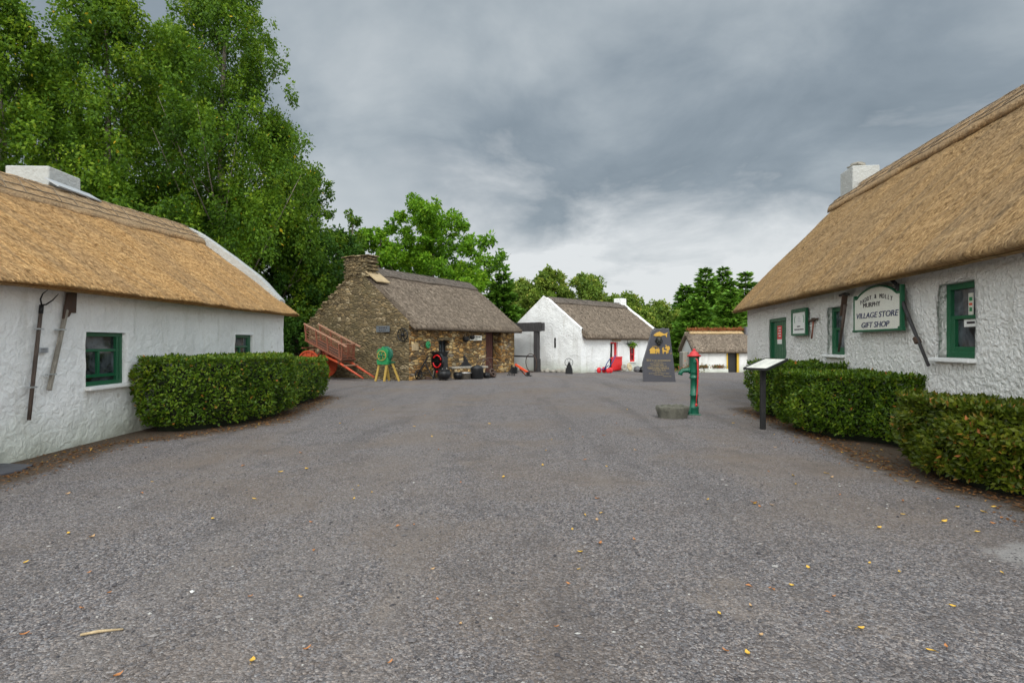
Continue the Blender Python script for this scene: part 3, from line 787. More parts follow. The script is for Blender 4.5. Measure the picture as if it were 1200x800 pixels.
mb.build('door_frame', M['yellow'], far, bevel=0.006)
mb = MB(); mb.box((2.71, 0.24, 0.70), (0.68, 0.05, 1.5)); mb.box((2.62, 0.21, 0.45), (0.3, 0.02, 0.5)); mb.build('door', M['black_flat'], far, bevel=0.006)
make_window(far, 4.13, 4.55, 0.55, 1.1, 0.08, M['yellow'], [('h', 0.5, 0.03, 0)], None, 0.07)
mb = MB(); mb.box((0.0, 0, 0), (0.55, 0.5, 0.8)); mb.build('chimney', M['slate_rough'], far, loc=(L5 - 2.55, W5 / 2 - .35, 2.98), bevel=0.03)
mb = MB(); mb.box((-0.50, 1.3, 0.45), (0.44, 1.2, 2.1)); mb.build('buttress', M['boulder'], far, bevel=0.08)
mb = MB(); mb.box((1.12, -0.42, 0.06), (2.1, 0.8, 0.42)); mb.build('step', M['wash_plain'], far, bevel=0.03)
rng = np.random.default_rng(8)
# ------------------------------------------------------------------ vegetation
def unit(a): return a / (np.linalg.norm(a, axis=1)[:, None] + 1e-9)
def leaf_quads(P, A, N, L, Wd, fold=0.18):
    """one folded leaf per point: base, side, tip, side"""
    S = unit(np.cross(A, N)); N2 = unit(np.cross(S, A))
    L = L[:, None]; Wd = Wd[:, None]
    v = np.stack([P, P + A * L * .45 + S * Wd * .5 - N2 * Wd * fold, P + A * L - N2 * L * .08, P + A * L * .45 - S * Wd * .5 - N2 * Wd * fold], 1).reshape(-1, 3)
    return v, np.arange(len(v)).reshape(-1, 4)
def rnd_dir(rng, n): return unit(rng.normal(size=(n, 3)))

def env_radius(style, h, base):
    t = (h - base) / (1 - base)
    if style == 'birch': return (min(1.0, t / 0.18 + 0.35)) * (1 - max(0.0, (t - 0.30) / 0.72) ** 1.7) ** 0.9 + 0.02
    if style == 'round': return math.sqrt(max(0.0, 1 - (2 * t - 1) ** 2 * 0.96)) * 0.98 + 0.03
    if style == 'bush': return math.sqrt(max(0.0, 1 - t ** 2.2)) + 0.04
    if style == 'shoots': return (1 - t) ** 0.7 * 0.95 + 0.10
    return 1 - t

def make_tree(name, label, x, y, H, r, base, nc, nl, leaf, mat, bark, style, seed, trunk_r=0.16, group=None, limbs=26, stretch=1.0, squash=1.0, droop=0.25, lean=(0, 0), csz=(0.16, 0.34), cat='tree'):
    rg = np.random.default_rng(seed); rr = random.Random(seed)
    root = thing(name, label, cat, (x, y, gz(x, y) - 0.05), rr.uniform(0, 6.28), group)
    mb = MB()
    top = H * 0.93
    def tp(t): return Vector((lean[0] * t * t + 0.25 * math.sin(3 * t + seed) * t * r * .3, lean[1] * t * t + 0.25 * math.cos(2.6 * t + seed) * t * r * .3, top * t))
    mb.tube([tp(t) for t in frange(0, 1, 0.08)], [trunk_r * (1.15 - t) ** 0.9 + 0.012 for t in frange(0, 1, 0.08)], 9)
    C, S = [], []
    for k in range(nc):
        h = base + (1 - base) * (rr.random() ** 0.9)
        e = env_radius(style, h, base) * r
        a = rr.uniform(0, 2 * math.pi)
        lob = 1 + 0.28 * noise.noise(Vector((math.cos(a) * 1.3, math.sin(a) * 1.3, h * 4 + seed)))
        rad = e * lob * (rr.random() ** 0.55)
        c = tp(min(1, h)) * 1.0; c.z = h * H
        c += Vector((math.cos(a) * rad, math.sin(a) * rad, 0))
        s = r * rr.uniform(*csz) * (0.6 + 0.4 * (1 - h))
        C.append(c); S.append(s)
        if k < limbs:
            t0 = max(base * 0.6, h - 0.10 - 0.16 * rad / max(r, .1)) * H / top
            p0 = tp(min(.97, t0)); pm = p0.lerp(c, 0.5) + Vector((0, 0, -0.06 * rad)) + Vector((rr.uniform(-.1, .1), rr.uniform(-.1, .1), rr.uniform(-.05, .12))) * r * .3
            tr = trunk_r * max(0.08, 0.34 * (1.05 - t0))
            mb.tube([p0, pm, c, c + (c - pm) * 0.35], [tr, tr * .62, tr * .34, 0.006], 6)
    mb.build('trunk', bark, root)
    C = np.array(C); S = np.array(S)
    w = S ** 1.7; w /= w.sum()
    ci = rg.choice(nc, size=nl, p=w)
    d = rnd_dir(rg, nl) * (rg.random(nl) ** 0.42)[:, None]
    off = d * S[ci][:, None] * np.array([1.0, 1.0, stretch * squash])
    # small sprays inside each clump keep gaps open
    sub = rnd_dir(rg, nc * 9) * (0.35 + 0.65 * rg.random(nc * 9))[:, None]
    si = ci * 9 + rg.integers(0, 9, nl)
    off = sub[si] * S[ci][:, None] * np.array([1, 1, stretch * squash]) * 0.95 + d * S[ci][:, None] * 0.42 * np.array([1, 1, stretch])
    P = C[ci] + off
    A = unit(rnd_dir(rg, nl) * 0.8 + unit(off) * 0.55 + np.array([0, 0, -droop]))
    N = unit(rnd_dir(rg, nl) * 0.8 + np.array([0, 0, 0.7]) + unit(off) * 0.3)
    L = leaf * rg.uniform(0.65, 1.35, nl)
    v, f = leaf_quads(P, A, N, L, L * rg.uniform(0.5, 0.72, nl))
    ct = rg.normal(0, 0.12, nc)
    tint = np.clip(0.52 + ct[ci] + rg.normal(0, 0.15, nl) + 0.14 * off[:, 2] / (S[ci] + .01), 0.02, 0.94)  # light and shade put into the tint: clump tops paler, undersides darker
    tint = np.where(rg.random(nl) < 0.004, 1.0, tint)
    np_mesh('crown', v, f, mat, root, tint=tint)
    return root

def make_conifer(name, label, x, y, H, r, seed, mat, bark, group=None, levels=22, nper=7, base=0.06, needle=0.26, up=0.25, cat='tree', dens=1.0):
    rg = np.random.default_rng(seed); rr = random.Random(seed)
    root = thing(name, label, cat, (x, y, gz(x, y) - 0.05), rr.uniform(0, 6.28), group)
    mb = MB(); mb.tube([(0, 0, 0), (0.02, 0, H * .5), (0, 0.02, H)], [0.02 * H, 0.011 * H, 0.01], 8)
    Pp, Aa, Nn, Ll, Tt = [], [], [], [], []
    for lv in range(levels):
        t = (lv + rr.uniform(0, .6)) / levels
        z = H * (base + (0.985 - base) * t)
        rl = r * (1 - t) ** 0.8 * (0.9 if t > .1 else .75) + 0.08
        n = max(4, int(nper * (1 - 0.4 * t)))
        ph = rr.uniform(0, 6.28)
        for k in range(n):
            a = ph + 2 * math.pi * k / n + rr.uniform(-.3, .3)
            l = rl * rr.uniform(0.65, 1.15)
            dv = np.array([math.cos(a), math.sin(a), 0.0]); sd = np.array([-math.sin(a), math.cos(a), 0])
            rise = up * (0.4 + t) * l
            m = max(14, int(95 * dens * l / r * (1.5 if l > .5 * r else 1)))
            u = rg.random(m) ** 0.7
            cz = z + rise * u - 0.30 * l * u * (1 - 0.75 * u) * (1.2 - t)
            spread = (0.30 * l * (1 - 0.75 * u) + 0.05) * rg.normal(0, .75, m)
            P = dv * (u * l)[:, None] + sd * spread[:, None] + np.array([0, 0, 1]) * (cz - 0.06 * l * np.abs(rg.normal(0, 1, m)))[:, None]
            A = unit(dv * 0.9 + sd * np.sign(spread)[:, None] * 0.55 + rg.normal(0, .25, (m, 3)) + np.array([0, 0, 0.02]))
            Pp.append(P); Aa.append(A); Nn.append(unit(np.array([0, 0, 1.0]) + rg.normal(0, .45, (m, 3)))); Ll.append(needle * rg.uniform(.6, 1.3, m))
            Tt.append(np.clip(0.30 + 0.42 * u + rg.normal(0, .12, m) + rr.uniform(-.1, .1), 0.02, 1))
            if k % 2 == 0: mb.tube([(0, 0, z), tuple(dv * l * .55 + np.array([0, 0, z + rise * .5 - 0.1 * l])), tuple(dv * l * .95 + np.array([0, 0, z + rise * .95 - .04 * l]))], [0.012 * H * (1 - t) * .5 + .01, .012, .005], 5)
    mb.build('trunk', bark, root)
    P, A, N, L, T = (np.concatenate(q) for q in (Pp, Aa, Nn, Ll, Tt))
    v, f = leaf_quads(P, A, N, L, L * 0.46, 0.1)
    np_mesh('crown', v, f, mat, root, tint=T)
    return root

def make_hedge(label, poly, h, n, leaf, mat, seed, group='clipped hedges in front of the cottages', bulge=0.14):
    rg = np.random.default_rng(seed); P0 = np.array(poly, float)
    for _ in range(3):                                   # round the plan of the hedge
        nx_ = np.roll(P0, -1, axis=0); P0 = np.stack([P0 * .8 + nx_ * .2, P0 * .2 + nx_ * .8], 1).reshape(-1, 2)
    c = P0.mean(axis=0); q = P0 - c
    root = thing('hedge', label, 'hedge', (c[0], c[1], 0), 0, group)
    k = len(q); e = np.roll(q, -1, axis=0) - q; el = np.linalg.norm(e, axis=1)
    per = el.sum(); area = 0.5 * abs(np.sum(q[:, 0] * np.roll(q[:, 1], -1) - np.roll(q[:, 0], -1) * q[:, 1]))
    ccw = np.sum(q[:, 0] * np.roll(q[:, 1], -1) - np.roll(q[:, 0], -1) * q[:, 1]) > 0
    ns = int(n * per * h / (per * h + area)); nt_ = n - ns
    ei = rg.choice(k, size=ns, p=el / per); u = rg.random(ns)
    bp = q[ei] + e[ei] * u[:, None]
    nn = np.stack([e[ei][:, 1], -e[ei][:, 0]], 1) / el[ei][:, None] * (1 if ccw else -1)
    # soften the corners
    rad = 0.5
    du = np.minimum(u, 1 - u) * el[ei]
    ins = 0.0
    z = 0.10 + (h - 0.10) * rg.random(ns) ** 0.9
    insz = np.where(z > h - 0.28, (z - (h - 0.28)) ** 2 * 2.2, 0) + np.where(z < 0.35, (0.35 - z) * 0.5, 0)
    def bul(x, y, zz): return np.array([noise.noise(Vector((a * 2.2, b * 2.2, d * 2.2 + seed))) + 0.5 * noise.noise(Vector((a * 6, b * 6, d * 6 + seed))) for a, b, d in zip(x, y, zz)])
    bb = bul(bp[:, 0], bp[:, 1], z)
    depth = np.abs(rg.normal(0, 0.05, ns))
    xy = bp + nn * (bulge * bb - ins - insz - depth)[:, None]
    Ps = np.column_stack([xy, z]); Ns = np.column_stack([nn, np.full(ns, 0.35)])
    # top by rejection
    lo, hi = q.min(axis=0), q.max(axis=0); pts = []
    while len(pts) < nt_:
        c2 = lo + (hi - lo) * rg.random((4000, 2))
        ins_ = np.zeros(len(c2), bool); j = k - 1
        for i in range(k):
            cond = ((q[i, 1] > c2[:, 1]) != (q[j, 1] > c2[:, 1])) & (c2[:, 0] < (q[j, 0] - q[i, 0]) * (c2[:, 1] - q[i, 1]) / (q[j, 1] - q[i, 1] + 1e-12) + q[i, 0])
            ins_ ^= cond; j = i
        pts += list(c2[ins_])
    T = np.array(pts[:nt_])
    bt = bul(T[:, 0], T[:, 1], np.full(nt_, h))
    Pt = np.column_stack([T, h + bulge * 0.6 * bt - np.abs(rg.normal(0, .035, nt_)) + 0.02]); Nt = np.tile([0, 0, 1.0], (nt_, 1))
    P = np.vstack([Ps, Pt]); N0 = unit(np.vstack([Ns, Nt]))
    m = len(P)
    A = unit(rnd_dir(rg, m) * 0.8 + N0 * 0.55 + np.array([0, 0, 0.12]))
    N = unit(N0 * 0.8 + rnd_dir(rg, m) * 0.65 + np.array([0, 0, 0.35]))
    L = leaf * rg.uniform(0.6, 1.35, m)
    v, f = leaf_quads(P, A, N, L, L * rg.uniform(0.42, 0.6, m), 0.2)
    cl = np.concatenate([bb, bt])
    tint = np.clip(0.43 + 0.24 * cl + rg.normal(0, 0.19, m), 0.02, 0.87)
    tint = np.where(rg.random(m) < (0.018 if h < 1 else 0.010), rg.uniform(0.9, 1.0, m), tint)
    np_mesh('foliage', v, f, mat, root, tint=tint)
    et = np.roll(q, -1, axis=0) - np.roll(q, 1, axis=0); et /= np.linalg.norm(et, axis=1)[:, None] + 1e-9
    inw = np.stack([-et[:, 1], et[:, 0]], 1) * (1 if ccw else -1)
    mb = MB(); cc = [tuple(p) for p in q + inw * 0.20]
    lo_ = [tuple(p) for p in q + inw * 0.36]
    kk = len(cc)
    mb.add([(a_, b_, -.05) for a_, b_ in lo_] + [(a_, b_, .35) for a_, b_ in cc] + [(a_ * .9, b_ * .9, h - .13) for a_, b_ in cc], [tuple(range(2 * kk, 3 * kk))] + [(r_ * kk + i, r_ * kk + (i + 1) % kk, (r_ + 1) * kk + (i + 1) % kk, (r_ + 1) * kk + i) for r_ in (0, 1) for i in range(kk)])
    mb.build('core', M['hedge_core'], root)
    return root

HG = 'clipped hedges in front of the cottages'
make_hedge('large clipped hedge under the left cottage wall, nearest the camera on that side', [(-6.9, 10.1), (-6.0, 9.95), (-5.3, 10.55), (-4.85, 12.2), (-5.1, 13.7), (-7.0, 14.2)], 1.29, 30000, 0.065, M['leaf_hedge'], 51)
make_hedge('smaller hedge block behind the large left hedge, beside the red cart', [(-7.0, 14.1), (-5.35, 13.75), (-5.3, 15.5), (-5.45, 17.2), (-7.0, 17.4)], 1.13, 17000, 0.065, M['leaf_hedge'], 52)
make_hedge('hedge on the right behind the information board, below the green shop door', [(5.35, 13.3), (5.35, 12.0), (5.6, 11.0), (6.65, 10.7), (6.85, 13.2)], 1.16, 17000, 0.065, M['leaf_hedge'], 53)
make_hedge('middle right hedge under the shop sign, bright green', [(5.0, 10.95), (4.95, 10.2), (5.12, 9.4), (5.6, 8.95), (6.25, 8.0), (6.5, 11.0)], 1.05, 25000, 0.062, M['leaf_hedge'], 54)
make_hedge('bronze-tinged hedge at the right edge, closest to the camera', [(5.25, 7.75), (4.93, 7.25), (4.78, 6.2), (5.1, 5.6), (5.72, 5.6), (5.85, 7.6)], 0.89, 23000, 0.068, M['leaf_hedge_b'], 55)

TL = 'tall birches behind the left cottage'
BI = dict(bark=M['bark_birch'], mat=M['leaf_birch'], style='birch', group=TL, stretch=1.35, droop=0.5)
def birch(label, x, y, H, r, seed, nl=60000, leaf=0.15, nc=230, **k):
    kw = dict(BI); kw.update(k)
    return make_tree('birch_tree', label, x, y, H, r, 0.13, nc, nl, leaf, seed=seed, trunk_r=k.pop('trunk_r', 0.19), **{q: w for q, w in kw.items() if q not in ('trunk_r',)})
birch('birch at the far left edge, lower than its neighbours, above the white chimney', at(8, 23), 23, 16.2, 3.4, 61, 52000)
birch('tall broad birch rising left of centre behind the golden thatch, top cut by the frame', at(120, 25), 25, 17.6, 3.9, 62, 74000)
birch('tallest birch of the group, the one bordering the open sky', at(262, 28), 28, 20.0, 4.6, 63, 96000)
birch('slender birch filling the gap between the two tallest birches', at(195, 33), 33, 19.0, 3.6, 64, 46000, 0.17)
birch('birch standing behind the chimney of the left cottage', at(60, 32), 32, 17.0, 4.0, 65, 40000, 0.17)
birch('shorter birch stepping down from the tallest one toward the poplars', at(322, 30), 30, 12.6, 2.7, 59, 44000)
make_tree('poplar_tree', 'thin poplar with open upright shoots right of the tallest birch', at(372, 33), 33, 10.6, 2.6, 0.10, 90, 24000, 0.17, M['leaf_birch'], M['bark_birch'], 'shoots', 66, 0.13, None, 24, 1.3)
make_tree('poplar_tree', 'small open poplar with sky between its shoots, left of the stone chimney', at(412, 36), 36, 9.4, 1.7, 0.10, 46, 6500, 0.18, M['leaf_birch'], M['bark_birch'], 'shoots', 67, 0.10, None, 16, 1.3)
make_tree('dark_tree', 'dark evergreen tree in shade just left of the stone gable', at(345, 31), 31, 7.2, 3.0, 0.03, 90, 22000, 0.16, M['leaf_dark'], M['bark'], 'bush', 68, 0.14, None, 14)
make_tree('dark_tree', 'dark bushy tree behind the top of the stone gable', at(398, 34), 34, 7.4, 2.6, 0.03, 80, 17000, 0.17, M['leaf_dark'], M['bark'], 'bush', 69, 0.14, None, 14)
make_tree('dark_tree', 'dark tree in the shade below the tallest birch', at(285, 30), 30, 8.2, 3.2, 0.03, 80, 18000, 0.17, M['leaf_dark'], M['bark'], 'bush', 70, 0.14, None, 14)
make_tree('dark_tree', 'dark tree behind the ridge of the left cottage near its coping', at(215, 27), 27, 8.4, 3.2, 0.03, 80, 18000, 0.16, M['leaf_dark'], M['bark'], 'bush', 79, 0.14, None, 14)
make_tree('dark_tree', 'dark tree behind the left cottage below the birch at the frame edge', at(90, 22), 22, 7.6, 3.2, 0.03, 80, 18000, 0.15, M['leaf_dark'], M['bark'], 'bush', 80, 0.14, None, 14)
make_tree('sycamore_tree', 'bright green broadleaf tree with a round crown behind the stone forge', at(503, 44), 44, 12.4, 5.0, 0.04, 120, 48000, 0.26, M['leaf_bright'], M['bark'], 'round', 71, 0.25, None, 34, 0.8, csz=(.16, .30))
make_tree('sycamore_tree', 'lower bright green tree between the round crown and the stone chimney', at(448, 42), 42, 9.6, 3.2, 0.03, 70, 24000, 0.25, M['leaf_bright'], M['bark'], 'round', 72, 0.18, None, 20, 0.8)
make_conifer('pine_tree', 'young pine just right of the forge roof with feathery needles', at(588, 44), 44, 7.2, 2.3, 73, M['leaf_spruce'], M['bark'], None, 18, 10, 0.05, 0.45, 0.65, dens=2.0)
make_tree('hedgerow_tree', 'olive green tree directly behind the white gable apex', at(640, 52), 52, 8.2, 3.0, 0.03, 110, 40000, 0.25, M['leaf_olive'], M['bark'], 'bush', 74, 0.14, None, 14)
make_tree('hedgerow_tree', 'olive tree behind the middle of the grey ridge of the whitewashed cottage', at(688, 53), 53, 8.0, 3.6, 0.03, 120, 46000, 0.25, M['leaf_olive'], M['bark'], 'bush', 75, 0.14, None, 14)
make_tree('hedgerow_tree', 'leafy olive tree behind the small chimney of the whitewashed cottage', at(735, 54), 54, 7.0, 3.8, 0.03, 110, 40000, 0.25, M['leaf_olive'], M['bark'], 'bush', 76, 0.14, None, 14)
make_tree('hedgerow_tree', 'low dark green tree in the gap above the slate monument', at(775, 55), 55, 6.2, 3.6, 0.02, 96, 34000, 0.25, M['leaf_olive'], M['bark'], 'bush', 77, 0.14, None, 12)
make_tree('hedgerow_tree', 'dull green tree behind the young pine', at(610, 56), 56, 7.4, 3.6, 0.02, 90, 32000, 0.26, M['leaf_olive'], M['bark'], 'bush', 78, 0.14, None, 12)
SP = 'spruces behind the small cottage'
for lab, px, Y, top, r, sd in (('left spruce of the row behind the small cottage, leaning into the olive trees', 803, 58, 332, 3.4, 81), ('spruce with the pointed top second from the left in the row', 827, 57, 312, 3.7, 82), ('spruce in the middle of the row, rising over the heather ridge', 848, 59, 311, 3.9, 83), ('spruce at the right of the row, partly behind the shop thatch', 874, 60, 316, 3.7, 84), ('low spruce filling the front of the row', 816, 51, 350, 3.3, 85), ('low wide spruce right behind the small thatched roof', 856, 52, 342, 3.6, 86)):
    make_conifer('spruce_tree', lab, at(px, Y), Y, (402 - top) * Y / 667 + 1.6 + 1.1, r, sd, M['leaf_spruce'], M['bark'], SP, 27, 12, 0.02, 0.50, 0.42, dens=1.5)
make_conifer('spruce_tree', 'spruce hidden mostly behind the shop at the far right', at(915, 62), 62, 8.8, 3.0, 87, M['leaf_spruce'], M['bark'], SP, 24, 11, 0.03, 0.5, 0.42)
# a far-off wood closes the view behind the individual trees
rg = np.random.default_rng(90); n = 26000
ang = rg.uniform(R(-62), R(58), n); rad = rg.uniform(66, 80, n)
hx, hy = np.sin(ang) * rad, np.cos(ang) * rad
hh = np.array([3.2 + 1.3 * noise.noise(Vector((a * 9, 3, 1))) + .6 * noise.noise(Vector((a * 40, 3, 1))) for a in ang])
P = np.column_stack([hx, hy, -1.1 + (hh + 1.1) * rg.random(n) ** .8])
A = rnd_dir(rg, n); v, f = leaf_quads(P, A, unit(rnd_dir(rg, n) + [0, -.3, .6]), rg.uniform(.5, .95, n), rg.uniform(.35, .6, n))
tag(np_mesh('distant_wood', v, f, M['leaf_dark'], tint=np.clip(rg.normal(.45, .2, n), 0, 1)), kind='stuff')

# ------------------------------------------------------------------ ground
def grow(a, step, lim, k=1.25):
    out = []
    while a < lim: a += step; step *= k; out.append(min(a, lim))
    return out
gx_ = [-q for q in grow(9, .3, 500)][::-1] + frange(-9, 9, 0.16) + grow(9, .3, 500)
gy_ = [-q for q in grow(2, .4, 300)][::-1] + frange(-2, 20, 0.16) + frange(20.3, 60, 0.45) + grow(60, 1, 700)
LB = [(-4, -5.2), (6.2, -5.55), (9.0, -6.0), (9.9, -5.2), (11.5, -4.5), (14, -4.75), (16.9, -5.1), (18.5, -6.8), (19, -8.2), (26, -9.6), (60, -12)]
RB = [(-4, 4.6), (3, 4.3), (5.7, 4.75), (6.4, 4.5), (7.5, 4.5), (9.9, 4.9), (12.1, 5.1), (14.0, 5.3), (14.8, 6.6), (19, 7.6), (30, 16), (60, 22)]
def interp(tb, y):
    return float(np.interp(y, [a for a, _ in tb], [b for _, b in tb]))
vs, soil, grass, dust = [], [], [], []
for x in gx_:
    for y in gy_:
        vs.append((x, y, gz(x, y)))
        l, r_ = interp(LB, y), interp(RB, y)
        so = max(1 - smooth01(l - .5, l + .35, x), smooth01(r_ - .35, r_ + .5, x)) if y < 17.6 else 0
        soil.append(so)
        g = 0.0
        if y >= 17.6: g = smooth01(l + .5, l - .6, x)
        g = max(g, smooth01(46, 49, y), smooth01(20, 24, x), smooth01(-14, -17, x))
        grass.append(g)
        dust.append(smooth01(1.0, 0.35, math.hypot((x - 4.05) / 0.62, (y - 4.25) / 0.42)))
gv = np.array(vs); ny = len(gy_); ix = np.arange(len(gx_) - 1)[:, None] * ny + np.arange(ny - 1)[None, :]
gf = np.stack([ix, ix + ny, ix + ny + 1, ix + 1], -1).reshape(-1, 4)
m, nt, b, tc = new_mat('gravel_ground')
P = nd(nt, 'ShaderNodeNewGeometry').outputs['Position']
va = nd(nt, 'ShaderNodeTexVoronoi', {'Vector': nd(nt, 'ShaderNodeVectorMath', {0: P, 1: mixc(nt, .02, (0, 0, 0), nd(nt, 'ShaderNodeTexNoise', {'Vector': P, 'Scale': 40.0}).outputs[1])}, operation='ADD').outputs[0], 'Scale': 72.0})
vb = nd(nt, 'ShaderNodeTexVoronoi', {'Vector': P, 'Scale': 150.0})
sa = nd(nt, 'ShaderNodeSeparateColor', {0: va.outputs['Color']}); sb = nd(nt, 'ShaderNodeSeparateColor', {0: vb.outputs['Color']})
gcol = ramp(nt, mth(nt, 'ADD', mth(nt, 'MULTIPLY', sa.outputs[0], .62), mth(nt, 'MULTIPLY', sb.outputs[0], .38)), [(0.05, (0.040, 0.036, 0.037)), (0.35, (0.096, 0.088, 0.089)), (0.62, (0.178, 0.165, 0.165)), (0.82, (0.27, 0.252, 0.250)), (0.97, (0.40, 0.375, 0.36))])
hue = mixc(nt, sa.outputs[1], (0.93, 0.98, 1.04), (1.09, 0.99, 0.90)); gcol = mixc(nt, 1.0, gcol, hue, 'MULTIPLY')
pa = noi(nt, P, 0.42, 5, 0.6, 0.4); pb = noi(nt, P, 1.7, 5, 0.65)
gcol = mixc(nt, mapr(nt, pa, 0.46, 0.66, 0, 0.65), gcol, (0.165, 0.128, 0.10))
gcol = mixc(nt, mapr(nt, pb, 0.52, 0.74, 0, 0.6), gcol, (0.085, 0.074, 0.070))
pc = noi(nt, P, 0.9, 4, 0.6, 0.8)
gcol = mixc(nt, mapr(nt, pc, 0.60, 0.78, 0, 0.55), gcol, (0.235, 0.187, 0.148))
trk = noi(nt, scaled(nt, P, (1.1, 0.11, 1)), 1.0, 4, 0.55, 0.6)
gcol = mixc(nt, mapr(nt, trk, 0.53, 0.68, 0, 0.40), gcol, (0.205, 0.178, 0.160))
gcol = mixc(nt, mapr(nt, trk, 0.44, 0.32, 0, 0.40), gcol, (0.075, 0.068, 0.068))
def attr(n): return nd(nt, 'ShaderNodeAttribute', attribute_name=n).outputs['Fac']
edge = noi(nt, P, 5, 5, 0.7)
def msk(a): return mapr(nt, mth(nt, 'ADD', a, mth(nt, 'MULTIPLY', mth(nt, 'SUBTRACT', edge, 0.5), 1.5)), 0.25, 0.75)
scol = mixc(nt, mapr(nt, noi(nt, P, 30, 5, .7), .35, .7), (0.042, 0.030, 0.021), (0.15, 0.108, 0.075))
gcol = mixc(nt, msk(attr('dust')), gcol, mixc(nt, sb.outputs[0], (0.20, 0.19, 0.185), (0.30, 0.285, 0.275)))
gcol = mixc(nt, msk(attr('soil')), gcol, scol)
grc = mixc(nt, mapr(nt, noi(nt, P, 14, 5, .7), .35, .7), (0.20, 0.145, 0.06), (0.36, 0.28, 0.13))
grc = mixc(nt, mapr(nt, noi(nt, P, .6, 4, .6), .5, .65), grc, (0.07, 0.10, 0.025))
gcol = mixc(nt, msk(attr('grass')), gcol, grc)
h = mth(nt, 'SUBTRACT', 1.0, mth(nt, 'MULTIPLY', va.outputs[0], 1.0))
h = mth(nt, 'ADD', h, mth(nt, 'MULTIPLY', sa.outputs[2], 0.7))
h = mth(nt, 'ADD', h, mth(nt, 'MULTIPLY', noi(nt, P, 4, 4, .6), 1.2))
setp(nt, b, col=gcol, rough=0.9, spec=0.25, normal=bump(nt, h, 0.75, 0.012))
gmat = m
g = np_mesh('ground', gv, gf, gmat, smooth=True); tag(g, kind='structure')
for nme, arr in (('soil', soil), ('grass', grass), ('dust', dust)):
    a = g.data.attributes.new(nme, 'FLOAT', 'POINT'); a.data.foreach_set('value', np.array(arr, np.float32))

# loose stones on the near gravel
m, nt, b, tc = new_mat('loose_stone')
a = nd(nt, 'ShaderNodeAttribute', attribute_name='tint').outputs['Fac']
pn = noi(nt, nd(nt, 'ShaderNodeNewGeometry').outputs['Position'], 90, 3, .6)
col = ramp(nt, a, [(0.0, (0.045, 0.042, 0.046)), (0.35, (0.10, 0.094, 0.098)), (0.65, (0.165, 0.150, 0.148)), (0.9, (0.25, 0.235, 0.225)), (1.0, (0.40, 0.39, 0.37))])
setp(nt, b, col=mixc(nt, 1.0, col, mixc(nt, pn, (.7, .7, .7), (1.3, 1.3, 1.3)), 'MULTIPLY'), rough=0.85, spec=.3)
PEB = m
rg = np.random.default_rng(17); n = 52000
yy = 1.6 + 9.5 * rg.random(n) ** 1.9; xx = rg.uniform(-1, 1, n) * (0.93 * yy + .4)
keep = np.array([interp(LB, a) - .1 < c < interp(RB, a) + .1 for a, c in zip(yy, xx)])
dens = np.array([noise.noise(Vector((c * .5, a * .5, 3))) + .4 * noise.noise(Vector((c * 1.7, a * 1.7, 8))) for a, c in zip(yy, xx)])
keep &= (dens + rg.normal(0, .25, n)) > -0.25
yy, xx = yy[keep], xx[keep]; n = len(yy)
octv = np.array([(1, 0, 0), (-1, 0, 0), (0, 1, 0), (0, -1, 0), (0, 0, 1), (0, 0, -1)], float)
octf = np.array([(0, 2, 4), (2, 1, 4), (1, 3, 4), (3, 0, 4), (2, 0, 5), (1, 2, 5), (3, 1, 5), (0, 3, 5)])
sz = np.exp(rg.normal(math.log(0.0062), 0.40, n))
V = octv[None] * (1 + rg.normal(0, .22, (n, 6, 1))) * (sz[:, None, None] * np.stack([rg.uniform(.8, 1.5, n), rg.uniform(.7, 1.1, n), rg.uniform(.4, .7, n)], 1)[:, None, :])
th = rg.uniform(0, 6.28, n); cs, sn = np.cos(th)[:, None], np.sin(th)[:, None]
X = V[:, :, 0] * cs - V[:, :, 1] * sn; Y = V[:, :, 0] * sn + V[:, :, 1] * cs
V = np.stack([X + xx[:, None], Y + yy[:, None], V[:, :, 2] + sz[:, None] * .25], -1).reshape(-1, 3)
Fp = (octf[None] + np.arange(n)[:, None, None] * 6).reshape(-1, 3)
ti = np.clip(rg.normal(.45, .22, n), 0, .93); ti[rg.random(n) < .006] = 1.0
tag(np_mesh('loose_gravel', V, Fp, PEB, tint=np.repeat(ti, 8)), kind='stuff')

# dry litter on the soil beneath the hedges
rg = np.random.default_rng(19); n = 5200
side = rg.random(n) < .5; y = np.where(side, rg.uniform(5.5, 17.5, n), rg.uniform(3.5, 13.6, n))
x = np.array([interp(LB, b) - .25 - abs(rg.normal(0, .30)) + .35 * (rg.random() < .25) if a else interp(RB, b) + .2 + abs(rg.normal(0, .30)) - .5 * (rg.random() < .3) * rg.random() for a, b in zip(side, y)])
P = np.column_stack([x, y, rg.uniform(.003, .02, n)])
A = unit(np.column_stack([rg.normal(size=(n, 2)), rg.normal(0, .12, n)])); L = rg.uniform(.025, .07, n)
v, f = leaf_quads(P, A, unit(np.array([0, 0, 1.0]) + rg.normal(0, .2, (n, 3))), L, L * rg.uniform(.25, .6, n), -.15)
tag(np_mesh('leaf_litter', v, f, M['litter'], tint=np.clip(rg.normal(.45, .25, n), 0, 1)), kind='stuff')

